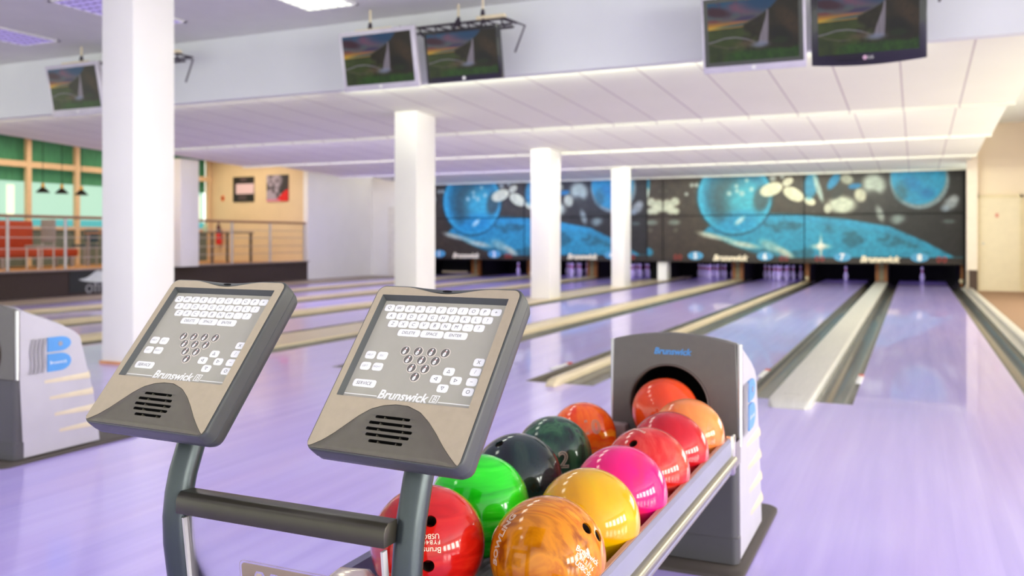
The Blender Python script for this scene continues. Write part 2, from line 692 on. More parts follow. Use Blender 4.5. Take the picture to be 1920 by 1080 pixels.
# ceilings
b = MB().box(-22.5, 9.05, -5.0, 8.15, 3.46, 3.56)
b.box(1.04, 3.25, 8.15, 20.75, 3.46, 3.56)
struct(b.build('ceiling_upper', M_CEIL_HI))
b = MB().box(-22.5, -13.2, 8.15, 22.0, 3.5, 3.6)
struct(b.build('ceiling_restaurant', M_CREAM))
b = MB()
ZH, ZL = 2.765, 2.635
poly = []
for i in range(4):
    y0, y1 = STEPS[i], STEPS[i + 1]
    poly += [(y0 + (0.0 if i == 0 else 0.02), ZH + (0.03 if i == 0 else 0)), (y1 - 0.05, ZL + 0.005), (y1 - 0.03, ZL - 0.03), (y1, ZL - 0.03), (y1 + 0.02, ZL + 0.012)]
poly[-1] = (STEPS[-1] + 0.4, ZL)
poly += [(STEPS[-1] + 0.4, 3.3), (STEPS[0], 3.3)]
b.prism(poly, 'x', -13.2, 1.04)
struct(b.build('ceiling_lanes', M_TILE))
b = MB().box(-22.5, 1.04, 8.13, 8.25, 2.728, 3.47)
struct(b.build('wall_bulkhead', mat('bulkhead_paint', (228, 231, 230), 0.6, vary=0.015, scale=2)))

# walls
b = MB().box(0.975, 3.25, 20.75, 20.9, 0.0, 3.5)
struct(b.build('wall_end_right', M_CREAM))
b = MB().box(0.97, 1.17, 20.55, 20.75, 0.43, 3.46)
struct(b.build('wall_pier_right', mat('pier_cream', (236, 222, 204), 0.6, vary=0.02)))
b = MB().box(1.02, 1.17, 20.6, 20.75, 0.0, 0.43)
struct(b.build('baseboard_right', mat('dark_wood_base', (74, 54, 42), 0.6)))
b = MB().box(3.2, 3.35, 6.2, 20.75, 0, 0.45).box(3.2, 3.35, 6.2, 20.75, 2.05, 3.5)
b.box(3.2, 3.35, 6.2, 7.8, 0.45, 2.05).box(3.2, 3.35, 19.4, 20.75, 0.45, 2.05)
b.box(3.35, 9.05, 6.2, 6.35, 0, 3.5)
struct(b.build('wall_right', M_CREAM))
b = MB()
for k in range(9):
    y = 7.8 + 11.6 * k / 8
    b.box(3.18, 3.26, y - 0.04, y + 0.04, 0.45, 2.05)
b.box(3.18, 3.26, 7.8, 19.4, 0.45, 0.52).box(3.18, 3.26, 7.8, 19.4, 1.98, 2.05)
struct(b.build('window_added', M_WHITE))  # strip window frames added out of view, made up to carry the fill lamp
b = MB().box(9.0, 9.15, -5.0, 6.35, 0, 0.88).box(9.0, 9.15, -5.0, 6.35, 2.62, 3.5)
for y in (-5.0, -2.97, -1.27, 0.43, 2.13, 3.83, 5.53):
    b.box(9.0, 9.15, y, y + (0.64 if y > -4.9 else 0.76), 0.88, 2.62)
struct(b.build('wall_far_right', M_CREAM))
b = MB()
for y in (-3.6, -1.9, -0.2, 1.5, 3.2, 4.9):
    b.box(8.97, 9.02, y - 0.02, y + 0.02, 0.88, 2.62)
    b.box(8.97, 9.02, y - 0.56, y + 0.56, 0.86, 0.91).box(8.97, 9.02, y - 0.56, y + 0.56, 2.59, 2.64)
struct(b.build('window_3', M_WHITE))
b = MB().box(-14.55, -13.2, 22.0, 22.15, 0.0, 2.9).box(-13.2, -13.05, 22.0, 22.15, 0.5, 2.9)
b.box(-14.7, -14.55, 18.97, 22.15, 0.0, 2.9)
struct(b.build('wall_left', M_WHITE))
b = MB().box(-13.95, -13.25, 21.93, 22.0, 0, 2.0)
struct(b.build('door_1', mat('white_door', (226, 221, 212), 0.5)))
b = MB().box(-18.1, -14.7, 19.0, 19.15, 0.3, 3.6)
struct(b.build('wall_restaurant', M_WARM))
b = MB().box(-13.3, 1.2, 25.0, 25.1, -0.2, 3.0)
b.box(-13.5, -13.3, 22.15, 25.1, -0.2, 3.0)
struct(b.build('wall_pit_back', M_BLACK))
b = MB().box(-13.3, 1.2, 22.5, 25.0, 2.62, 2.72)
struct(b.build('ceiling_pit', M_BLACK))
b = MB().box(-13.3, 1.2, 22.0, 25.0, -0.24, -0.2)
struct(b.build('floor_pit', M_BLACK))

# door at the far right
b = MB().box(1.20, 1.95, 20.69, 20.75, 0.0, 1.93)
d = struct(b.build('door_2', mat('cream_door', (226, 212, 182), 0.45, vary=0.02)))
fr = MB().box(1.15, 1.205, 20.66, 20.75, 0, 1.98).box(1.945, 2.0, 20.66, 20.75, 0, 1.98).box(1.15, 2.0, 20.66, 20.75, 1.925, 1.98)
fr.build('door_frame', mat('door_frame_cream', (220, 204, 166), 0.5), d)
sg = MB().box(1.50, 1.56, 20.682, 20.69, 1.52, 1.60)
sg.build('notice', mat('pale_red_notice', (214, 140, 120), 0.6), d)
kn = MB().lathe([(0.001, 0), (0.02, 0.0), (0.02, 0.04), (0.001, 0.045)], (0, 0, 0), 12)
kn.v = [(1.28 + p[0], 20.69 - p[2], 0.98 + p[1]) for p in kn.v]
kn.build('door_handle', M_ALU, d)

# window wall of the restaurant (X = -17.9)
XW = -17.9
b = MB()
for y in (9.4, 10.8, 12.1, 13.4, 14.65, 15.9, 17.15, 18.9):
    b.box(XW - 0.05, XW + 0.05, y - 0.055, y + 0.055, 0.47, 3.55)
b.box(XW - 0.045, XW + 0.045, 8, 19, 2.66, 2.79)
b.box(XW - 0.045, XW + 0.045, 8, 19, 1.28, 1.36)
w2 = struct(b.build('window_2', M_WOOD))
pane = MB().box(XW - 0.30, XW - 0.28, 8, 19, 1.36, 2.38)
pane.build('lit_blind', emit_mat('daylit_mint_blind', (168, 206, 184), 0.95), w2)
MB().box(XW - 0.26, XW - 0.22, 8, 19, 2.36, 3.6).build('valance', M_GREEN_DK, w2)
MB().box(XW - 0.27, XW - 0.23, 8, 19, 1.3, 1.52).build('lower_blind', emit_mat('daylit_teal_blind', (84, 176, 178), 0.8), w2)
for (y0, y1) in ((13.05, 13.22), (18.66, 18.8)):
    MB().box(XW - 0.22, XW - 0.20, y0, y1, 1.62, 2.27).build('blind_gap', emit_mat('daylit_gap', (248, 252, 214), 1.0), w2)
b = MB().box(XW - 0.2, XW, 8, 19, 0.47, 1.3)
struct(b.build('wall_window_sill', mat('sill_green_grey', (100, 110, 100), 0.7)))

# columns -----------------------------------------------------------
COLUMNS = [
    (-6.41, -6.04, 5.50, 5.96, 0.0, 3.46, 'wide white column nearest the camera, standing on the approach'),
    (-6.14, -5.81, 9.80, 10.29, 0.02, 2.80, 'white column behind the right hand keypad, second of the row'),
    (-6.20, -5.835, 14.40, 14.92, 0.02, 2.80, 'cream lit column in front of the blue mural, third of the row'),
    (-6.08, -5.785, 18.60, 19.10, 0.02, 2.80, 'farthest tall white column of the row, close to the mural'),
    (-14.62, -14.3, 14.30, 14.82, 0.475, 2.80, 'white column standing on the brown plinth by the railing'),
]
for (x0, x1, y0, y1, z0, z1, lab) in COLUMNS:
    b = MB().box(x0, x1, y0, y1, z0, z1)
    o = b.build('column', M_COLUMN, bevel=0.008)
    struct(o)
    o['label'] = lab
b = MB().box(-6.425, -6.025, 5.485, 5.975, 0, 0.025)
struct(b.build('trim_column_base', mat('copper_trim', (214, 150, 104), 0.4)))

# ================================================================== LANES
LANE_WHERE = {8: 'rightmost bowling lane, lavender boards leading to the sign 8',
              7: 'lavender bowling lane left of the wide grey capping, under the sign 7',
              6: 'lavender bowling lane behind the grey ball return, under the sign 6',
              5: 'lavender bowling lane just right of the white columns, under the sign 5',
              4: 'lavender bowling lane just left of the white columns',
              3: 'narrow looking bowling lane third from the dark plinth',
              2: 'bluish bowling lane second from the dark plinth',
              1: 'bluish bowling lane nearest the dark plinth on the left'}


def gutter_mb(x0, x1):
    n = 12
    w = (x1 - x0)
    ring = []
    for k in range(n + 1):
        a = PI * k / n
        ring.append((x0 + w * (0.5 - 0.46 * math.cos(a)), -0.012 - 0.085 * math.sin(a)))
    prof = [(x0, 0.0), (x0 + 0.002, -0.004)] + ring + [(x1 - 0.002, -0.004), (x1, 0.0), (x1, -0.16), (x0, -0.16)]
    b = MB()
    b.prism(prof, 'y', FOUL, 24.2, smooth=True)
    return b


for k, (x0, x1) in LANES.items():
    t = thing('bowling_lane', LANE_WHERE[k], 'bowling lane', ((x0 + x1) / 2, FOUL, 0), 'bowling lanes')
    MB().box(x0, x1, FOUL, LANE_END, -0.16, 0.0).build('lane_surface', M_FLOOR, t)
    gutter_mb(x0 - GW, x0).build('gutter', M_GUTTER, t)
    gutter_mb(x1, x1 + GW).build('gutter', M_GUTTER, t)
    # aiming arrows let into the boards
    for j, dx in enumerate((-0.4, -0.27, -0.135, 0, 0.135, 0.27, 0.4)):
        cx, cy = (x0 + x1) / 2 + dx, FOUL + 4.75 - abs(dx) * 1.6
        ar = MB().add([(cx - 0.012, cy - 0.07, 0.0006), (cx + 0.012, cy - 0.07, 0.0006), (cx, cy + 0.07, 0.0006)], [(0, 1, 2)])
        ar.build('aiming_arrow', mat('arrow_tone', (150, 128, 190), 0.3, coat=0.5), t)


def capping(x0, x1, mt, label, y0=5.95, h=0.055, plate=False):
    n = 10
    w = x1 - x0
    prof = lambda s: [(x0 + w / 2 + s * (w / 2) * (1 - (1 - math.sin(a)) * 0.0) * c, z) for (c, a, z) in []]
    rings = []
    def ring(y, hw, hh):
        cx = (x0 + x1) / 2
        r = min(0.025, hw * 0.6, hh * 0.8)
        pts = [(cx - hw, y, 0.0), (cx - hw, y, hh - r)]
        for q in range(1, 5):
            a = PI - (PI / 2) * q / 4
            pts.append((cx - hw + r + r * math.cos(a), y, hh - r + r * math.sin(a)))
        for q in range(0, 5):
            a = PI / 2 - (PI / 2) * q / 4
            pts.append((cx + hw - r + r * math.cos(a), y, hh - r + r * math.sin(a)))
        pts += [(cx + hw, y, 0.0)]
        return pts
    for (dy, fw, fh) in ((0, 0.72, 0.25), (0.02, 0.88, 0.62), (0.06, 0.97, 0.92), (0.12, 1, 1.0), (22.84 - y0, 1, 1.0)):
        rings.append(ring(y0 + dy, w / 2 * fw, h * fh))
    b = MB()
    b.loft(rings)
    t = thing('lane_capping', label, 'lane divider', ((x0 + x1) / 2, y0, 0), 'cappings between lanes')
    b.build('capping_strip', mt, t)
    if True:
        # support below floor level, between the gutters
        MB().box(x0, x1, FOUL + 0.001, 22.84, -0.16, 0.001).build('capping_support', M_GUTTER, t)
    if plate:
        me = text_mesh('Brunswick', 0.05, shear=0.25, width=0.11)
        me.transform(Matrix.Translation(((x0 + x1) / 2, y0 + 0.22, h + 0.0012)))
        link('logo', use_mats(me, [M_INK]), t)
    return t


capping(-0.867, -0.598, M_CAPGREY, 'wide pale grey capping between the lanes under signs 7 and 8', 5.83, 0.06, True)
capping(-2.468, -2.378, M_TAN, 'narrow rounded cream capping running out behind the grey ball return hood', 5.98, 0.055)
capping(-4.248, -3.978, M_TAN, 'cream capping seen between the two keypads, in front of the nearest white columns', 5.95, 0.055)
capping(-8.168, -7.898, M_TAN, 'tan capping strip just beyond the row of white columns', 5.95, 0.055)
capping(-9.948, -9.678, M_TAN, 'tan capping strip second beyond the row of white columns', 5.95, 0.055)
capping(-11.718, -11.458, M_TAN, 'tan capping strip farthest left, nearest the dark plinth', 5.95, 0.055)
t = thing('lane_capping', 'raised grey edge capping along the brown walkway right of the lanes', 'lane divider', (1.0, FOUL, 0), 'cappings between lanes')
MB().box(0.912, 1.09, 5.9, 21.85, -0.1, 0.001).box(0.985, 1.085, 5.9, 21.85, 0, 0.06).build('capping_strip', M_CAPGREY, t, bevel=0.012)
# lane sensor plates on the gutter edges
for (x, y, lab) in ((-1.10, 7.05, 'small white and red sensor plate on the left edge of the wide grey capping gutter'),
                    (-0.385, 7.05, 'small white and red sensor plate by the left edge of the rightmost lane'),
                    (-2.72, 6.75, 'small white and red sensor plate beside the capping behind the ball return hood')):
    t = thing('sensor_plate', lab, 'sensor plate', (x, y, 0.0), 'sensor plates')
    MB().box(x - 0.02, x + 0.02, y, y + 0.34, 0.0, 0.012).build('plate', M_PRINT, t, bevel=0.003)
    MB().box(x - 0.018, x + 0.018, y + 0.36, y + 0.45, 0.0, 0.010).build('red_tab', M_REDINK, t)

# pit dividers between the pin decks
gaps = [(-0.895 + 0.03, -0.57 - 0.03, 'between the signs 7 and 8', True), (-2.47, -2.375, 'between the signs 6 and 7', False),
        (-4.25, -3.975, 'between the signs 5 and 6', True), (-8.17, -7.895, 'left of the third column', True),
        (-9.95, -9.675, 'behind the third column', False), (-11.72, -11.455, 'on the far left of the mural', True)]
for (x0, x1, where, wide) in gaps:
    t = thing('pit_divider', 'orange wood pit divider at the lane ends, ' + where, 'pit divider', ((x0 + x1) / 2, 22.87, 0), 'pit dividers')
    if wide:
        w3 = (x1 - x0) * 0.3
        MB().box(x0 + w3, x1 - w3, 22.9, 24.9, 0.0, 0.62).build('core', mat('core_grey', (134, 124, 100), 0.6), t)
        MB().box(x0, x0 + w3, 22.87, 23.0, 0.0, 0.62).build('front_board', M_ORANGEWOOD, t)
        MB().box(x1 - w3, x1, 22.87, 23.0, 0.0, 0.62).build('front_board', M_ORANGEWOOD, t)
        MB().box(x0, x0 + w3, 23.0, 24.9, 0.0, 0.62).build('side_board', M_BLACK, t)
        MB().box(x1 - w3, x1, 23.0, 24.9, 0.0, 0.62).build('side_board', M_BLACK, t)
    else:
        MB().box(x0, x1, 22.87, 23.0, 0.0, 0.62).build('front_board', M_ORANGEWOOD, t)
        MB().box(x0, x1, 23.0, 24.9, 0.0, 0.62).build('side_board', M_BLACK, t)
    if not wide:
        kb = MB().lathe([(0.0015, -0.05), (0.03, -0.04), (0.05, 0), (0.03, 0.04), (0.0015, 0.05)], ((x0 + x1) / 2, 22.82, 0.11), 14)
        kb.build('bumper_knob', M_CREAMBAR, t)
t = thing('pit_divider', 'orange wood pit divider at the right end of the mural', 'pit divider', (1.0, 22.87, 0), 'pit dividers')
MB().box(0.93, 0.985, 22.4, 22.5, 0.0, 0.62).build('front_board', M_ORANGEWOOD, t)
MB().box(0.93, 0.985, 22.5, 24.9, 0.0, 0.62).build('side_board', M_BLACK, t)
MB().lathe([(0.0015, -0.05), (0.03, -0.04), (0.05, 0), (0.03, 0.04), (0.0015, 0.05)], (0.95, 22.36, 0.12), 14).build('bumper_knob', M_CREAMBAR, t)
b = MB().box(0.99, 1.03, 21.9, 24.9, 0, 2.6)
struct(b.build('trim_mural_end', M_BLACK))
t = tag(MB().box(-6.0, -5.76, 22.15, 22.5, 0.02, 0.53).build('kickback_wall', M_COLUMN), 'short white kickback wall under the gap in the mural', 'kickback wall')
t = tag(MB().box(-6.30, -6.0, 22.6, 24.8, 0.02, 0.6).build('kickback_wall', M_BLACK), 'black kickback wall in the dark left of the short white one', 'kickback wall')

# ------------------------------------------------------------------ pins
PIN_PROF = [(0.0015, 0.0), (0.026, 0.0), (0.029, 0.008), (0.036, 0.03), (0.048, 0.06), (0.058, 0.09), (0.0605, 0.114), (0.058, 0.14), (0.049, 0.175),
            (0.036, 0.21), (0.027, 0.235), (0.0232, 0.256), (0.0235, 0.275), (0.027, 0.305), (0.0318, 0.33), (0.0323, 0.345), (0.028, 0.365), (0.016, 0.378), (0.0015, 0.381)]


def make_pin():
    t = thing('bowling_pin', 'pin', 'bowling pin')
    b = MB()
    b.lathe(PIN_PROF, n=16)
    b.build('pin_body', M_PIN, t, local=True)
    s = MB()
    s.lathe([(0.0245, 0.246), (0.0242, 0.256), (0.0242, 0.268), (0.0262, 0.292), (0.022, 0.292), (0.021, 0.246)], n=16)
    s.build('red_band', M_PINRED, t, local=True)
    return t


pin0 = make_pin()
pin_used = False
ROWS = [(0, 0, 'front pin'), (-0.1524, 0.264, 'left pin of the second row'), (0.1524, 0.264, 'right pin of the second row'),
        (-0.3048, 0.528, 'left pin of the third row'), (0, 0.528, 'middle pin of the third row'), (0.3048, 0.528, 'right pin of the third row'),
        (-0.4572, 0.792, 'leftmost pin of the back row'), (-0.1524, 0.792, 'second pin of the back row'),
        (0.1524, 0.792, 'third pin of the back row'), (0.4572, 0.792, 'rightmost pin of the back row')]


def put_pin(x, y, label, group):
    global pin_used
    p = pin0 if not pin_used else copy_tree(pin0)
    pin_used = True
    p.location = (x, y, 0)
    p['label'] = label
    p['group'] = group


HEAD_Y = 23.75
for k, where in ((6, 'rightmost full rack'), (5, 'full rack beside the short white wall'), (4, 'rack half hidden by the farthest column'), (3, 'rack seen between the two cream columns')):
    xc = sum(LANES[k]) / 2
    for (dx, dy, nm) in ROWS:
        put_pin(xc + dx, HEAD_Y + dy, '%s, %s' % (nm, where), 'pins of the ' + where)
xc = sum(LANES[2]) / 2
put_pin(xc, HEAD_Y + 0.2, 'lone pin in the dark just left of the third column', 'single pins')
put_pin(sum(LANES[7]) / 2, HEAD_Y + 0.5, 'single pin left standing on the lane under sign 7', 'single pins')
put_pin(sum(LANES[8]) / 2, HEAD_Y + 0.5, 'single pin left standing on the rightmost lane under sign 8', 'single pins')
# lowered sweep in the leftmost lane
t = thing('sweep_bar', 'lowered dark sweep bar closing the leftmost lane under the mural', 'sweep bar', (-12.47, 23.3, 0))
MB().box(-12.98, -11.96, 23.3, 23.34, 0.12, 0.5).build('sweep_board', M_BLACK, t)
MB().box(-12.9, -12.05, 23.27, 23.3, 0.06, 0.12).build('sweep_edge', M_TAN, t)
MB().box(-12.98, -12.93, 23.3, 24.4, 0.1, 0.5).build('sweep_arm', M_STEEL, t)
MB().box(-12.01, -11.96, 23.3, 24.4, 0.1, 0.5).build('sweep_arm', M_STEEL, t)

# ------------------------------------------------------------------ mural (masking units)
CS, SN = math.cos(PSI), math.sin(PSI)


def mural_xy(X, Z):
    """picture coordinates of a point of the right-hand print, Y = 22"""
    xc, zc = X * CS + 22 * SN, -X * SN + 22 * CS
    return 960 + F_PX * xc / zc, HORIZON - F_PX * (Z - CAM_H) / zc


def mural(dx, dark=1.0):
    def fn(X, Z, U, V):
        x, y = mural_xy(X + dx, Z)
        n = fbm(x / 14, y / 14)
        n2 = fbm(x / 40 + 9, y / 25)
        p = Paint(x, y, (0, 0, 0))
        bgc = np.stack([92 - 34 * sstep(1480, 1700, x), 80 - 26 * sstep(1480, 1700, x), 70 - 14 * sstep(1480, 1700, x)], -1)
        p.c = bgc * (0.85 + 0.3 * n)[..., None]
        # stars
        st = vnoise(x / 3.1, y / 3.1) > 0.93
        p.mix(st * 0.35 * (y < 402), (190, 205, 200))
        # the planet's arc in the lower half
        cx, cy, rr = 1490.0, 690.0, 304.0
        dist = np.sqrt(((x - cx) / 1.0) ** 2 + ((y - cy)) ** 2)
        up = np.interp(x, [1300, 1345, 1400, 1440, 1500, 1583, 1667, 1733, 1790], [450, 412, 402, 400, 402, 410, 424, 452, 482])
        low = np.interp(x, [1300, 1345, 1380, 1420, 1480, 1500, 1795], [428, 446, 462, 476, 484, 484, 484])
        earth = sstep(up - 3, up + 3, y) * sstep(low + 5, low - 5, y)
        p.mix(earth, (70, 174, 202))
        p.mix(earth * sstep(0.52, 0.7, n2) * 0.55, (52, 110, 122))
        p.mix(earth * sstep(9, 3, np.abs(y - up - 8)) * 0.7, (66, 178, 212))
        # white comet streak
        for (a, b_, c, d, r_, am) in ((1328, 441, 20, 5, 14, .8), (1352, 446, 26, 4, 12, .7), (1395, 459, 28, 5, 10, .9), (1445, 462, 22, 9, 25, .6), (1472, 474, 18, 6, 30, .9)):
            p.ell(a, b_, c, d, r_, 0.6, (226, 232, 214), am)
        # big bowling ball / planet
        p.ell(1377.5, 369, 73, 73, 0, 0.05, (40, 96, 112), 0.8)
        p.ell(1377.5, 369, 69, 69, 0, 0.03, (92, 204, 232))
        p.ell(1379, 369, 60, 60, 0, 0.20, (58, 150, 178), 1.0)
        p.ell(1366, 372, 34, 44, 0, 0.5, (78, 112, 118), 0.9)
        p.ell(1398, 376, 34, 36, 0, 0.6, (92, 196, 212), 0.95)
        p.ell(1388, 412, 34, 16, -8, 0.6, (58, 176, 214), 0.8)
        p.ell(1428, 372, 15, 24, 15, 0.35, (84, 98, 100), 0.75)
        p.ell(1377, 425, 40, 10, -4, 0.6, (58, 176, 214), 0.7)
        for (a, b_, s) in ((1367, 363, 4.2), (1391, 363, 5), (1382, 358, 3.6), (1409, 355, 4.2), (1400, 338, 3.6), (1381, 349, 3.5), (1449, 334, 6), (1467, 331, 4.5), (1297, 347, 4), (1306, 347, 4), (1287, 364, 3.5)):
            p.ell(a, b_, s, s, 0, 0.5, (222, 232, 226), 0.75)
        p.ell(1387, 414, 11, 4.5, -40, 0.5, (220, 234, 232), 0.85)
        # white pins flying
        p.ell(1446, 355, 22, 12, -20, 0.12, (236, 232, 206))
        p.ell(1477, 341, 11, 7, -32, 0.15, (232, 228, 206))
        p.ell(1488, 364, 21, 11.5, 27, 0.12, (236, 232, 206))
        p.ell(1518, 377, 11.5, 7, 24, 0.15, (236, 232, 206))
        # splashes on the left
        for (a, b_, s) in ((1252, 383, 9), (1258, 393, 9), (1266, 378, 8), (1268, 396, 6), (1246, 392, 5)):
            p.ell(a, b_, s, s, 0, 0.4, (226, 230, 210), 0.9)
        p.ell(1264, 417, 11, 5, 0, 0.5, (170, 186, 176), 0.7)
        p.ell(1267, 431, 4.5, 4.5, 0, 0.4, (130, 124, 112), 0.8)
        # figures at the top right
        p.ell(1520, 347, 13, 26, 8, 0.3, (72, 168, 200), 0.95)
        p.ell(1534, 352, 5, 28, -18, 0.35, (196, 214, 206), 0.9)
        p.ell(1563, 340, 18, 8, -55, 0.25, (36, 158, 200), 0.95)
        p.ell(1603, 349, 13, 5, -8, 0.25, (30, 150, 198), 0.95)
        p.ell(1579, 384, 26, 16, 0, 0.4, (216, 220, 202), 1.0)
        p.ell(1571, 360, 16, 8, -50, 0.4, (70, 74, 74), 0.8)
        p.ell(1552, 391, 7, 9, 0, 0.3, (226, 226, 206), 0.9)
        p.ell(1588, 336, 12, 9, 20, 0.4, (210, 214, 196), 0.85)
        p.ell(1613, 366, 11, 13, -20, 0.3, (226, 224, 202), 0.95)
        p.ell(1639, 346, 22, 20, 20, 0.4, (200, 208, 198), 1.0)
        p.ell(1645, 372, 20, 10, 40, 0.5, (80, 76, 74), 0.8)
        p.ell(1650, 401, 7, 16, -20, 0.5, (188, 196, 190), 0.85)
        p.ell(1683, 411, 14, 9, -10, 0.6, (170, 184, 180), 0.85)
        p.ell(1779, 415, 13, 4, 0, 0.5, (130, 144, 144), 0.7)
        # second planet with a white rim
        p.ell(1724, 338, 56, 54, 0, 0.05, (150, 166, 172))
        p.ell(1722, 331, 51, 52, 0, 0.06, (52, 170, 206))
        p.ell(1710, 344, 18, 12, 30, 0.6, (16, 150, 200), 0.8)
        p.ell(1738, 362, 14, 10, 0, 0.6, (20, 140, 190), 0.8)
        p.ell(1690, 360, 12, 18, 0, 0.6, (70, 120, 130), 0.6)
        p.ell(1783, 381, 15, 11, -30, 0.5, (186, 194, 200), 0.85 )
        p.ell(1772, 391, 9, 6, 0, 0.5, (176, 190, 204), 0.7)
        p.ell(1790, 372, 8, 7, 0, 0.5, (200, 206, 210), 0.7)
        # sparkle
        p.ell(1539, 462, 17, 4.5, 0, 0.7, (236, 240, 226), 0.9)
        p.ell(1539, 464, 2.6, 22, 0, 0.6, (240, 240, 226), 0.9)
        p.ell(1539, 462, 7, 6, 0, 0.5, (250, 246, 230), 1)
        # bottom strip
        p.mix(sstep(483, 485, y), (78, 66, 60))
        g = 0.88 + 0.24 * fbm(x / 5, y / 5)
        c = np.clip(p.c * g[..., None] * dark * 0.90, 0, 255) / 255
        return 255 * c ** 1.38
    return fn


def filler(X, Z, U, V):
    c = mural(0.0)(-11.64 - X, Z, U, V)
    x, y = mural_xy(X, Z)
    p = Paint(x, y, (0, 0, 0))
    p.c = c
    p.ell(1212, 345, 6, 22, 0, 0.3, (40, 130, 160), 0.95)
    p.ell(1211, 366, 5, 14, 15, 0.3, (200, 210, 190), 0.95)
    p.ell(1216, 472, 9, 7, 30, 0.3, (40, 130, 160), 0.95)
    return p.c


M_MURAL = attr_mat('mural_print', rough=0.45, spec=0.3)
M_LED = emit_mat('red_led', (206, 44, 34), 0.55)
MZ0, MZ1, MZM = 0.50, 2.60, 1.655


def digits(parent, x, z, s='00'):
    me = text_mesh(s, 0.15, bold=-0.002, width=0.20, spacing=1.15)
    me.transform(Matrix.Translation((x, 21.965, z)) @ Matrix.Rotation(PI / 2, 4, 'X'))
    link('pin_count_display', use_mats(me, [M_LED]), parent)


def number(parent, x, z, s):
    b = MB()
    b.loft([[(x + 0.19 * math.cos(a), yy, z + 0.105 * math.sin(a)) for a in [2 * PI * k / 28 for k in range(28)]] for yy in (21.985, 21.97)])
    o = b.build('lane_number_sign', mat('sign_blue', (70, 150, 190), 0.5), parent)
    me = text_mesh(s, 0.20, bold=0.008)
    me.transform(Matrix.Translation((x, 21.964, z)) @ Matrix.Rotation(PI / 2, 4, 'X'))
    link('numeral', use_mats(me, [M_PRINT]), o)


def brand(parent, x, z):
    me = text_mesh('Brunswick', 0.24, shear=0.3, bold=0.012, width=0.86)
    me.transform(Matrix.Translation((x, 21.966, z)) @ Matrix.Rotation(PI / 2, 4, 'X'))
    link('logo', use_mats(me, [mat('logo_cream', (240, 226, 196), 0.5)]), parent)


def mask_panel(x0, x1, dx, label, nums, leds, brandx, lift=0.0):
    t = thing('mural_panel', label, 'mural panel', ((x0 + x1) / 2, 22.0, MZ0), 'space mural panels above the pins')
    g = 0.012
    fn = mural(dx) if dx is not None else filler
    nx = max(20, int((x1 - x0) * 62))
    grid_picture('upper_panel', M_MURAL, x0 + g, x1 - g, MZM + 0.012, MZ1, 22.0, nx, 62, fn, t)
    lo = grid_picture('lower_panel', M_MURAL, x0 + g, x1 - g, MZ0, MZM - 0.012, 22.0, nx, 74, fn, t)
    MB().box(x0, x1, 22.03, 22.08, MZ0, MZ1).build('backing_frame', M_BLACK, t)
    for (x, s) in nums:
        number(lo, x, 0.655, s)
    for x in leds:
        digits(lo, x, 0.615)
    if brandx is not None:
        brand(lo, brandx, 0.61)
    return t


mask_panel(-2.397, 0.985, 0.0, 'mural panel at the right end, cut off planet and signs 7 and 8', [(-1.545, '7'), (0.09, '8')], [-2.05, 0.54], -0.73)
mask_panel(-5.82, -2.397, 0.0, 'mural panel with the large cyan ball planet and signs 5 and 6', [(-4.985, '5'), (-3.30, '6')], [-5.43, -2.86], -4.12)
DXL = 7.22
mask_panel(-9.66, -6.24, DXL, 'mural panel half hidden by two cream columns', [(-8.83, '3'), (-7.18, '4')], [-9.25, -6.65], -7.97)
mask_panel(-13.08, -9.66, DXL, 'blue mural panel farthest left, behind the second column', [(-12.28, '1'), (-10.55, '2')], [-12.7, -10.12], -11.42)
mask_panel(-6.24, -5.82, None, 'narrow dark mural filler strip between the columns and the cyan planet', [], [], None)

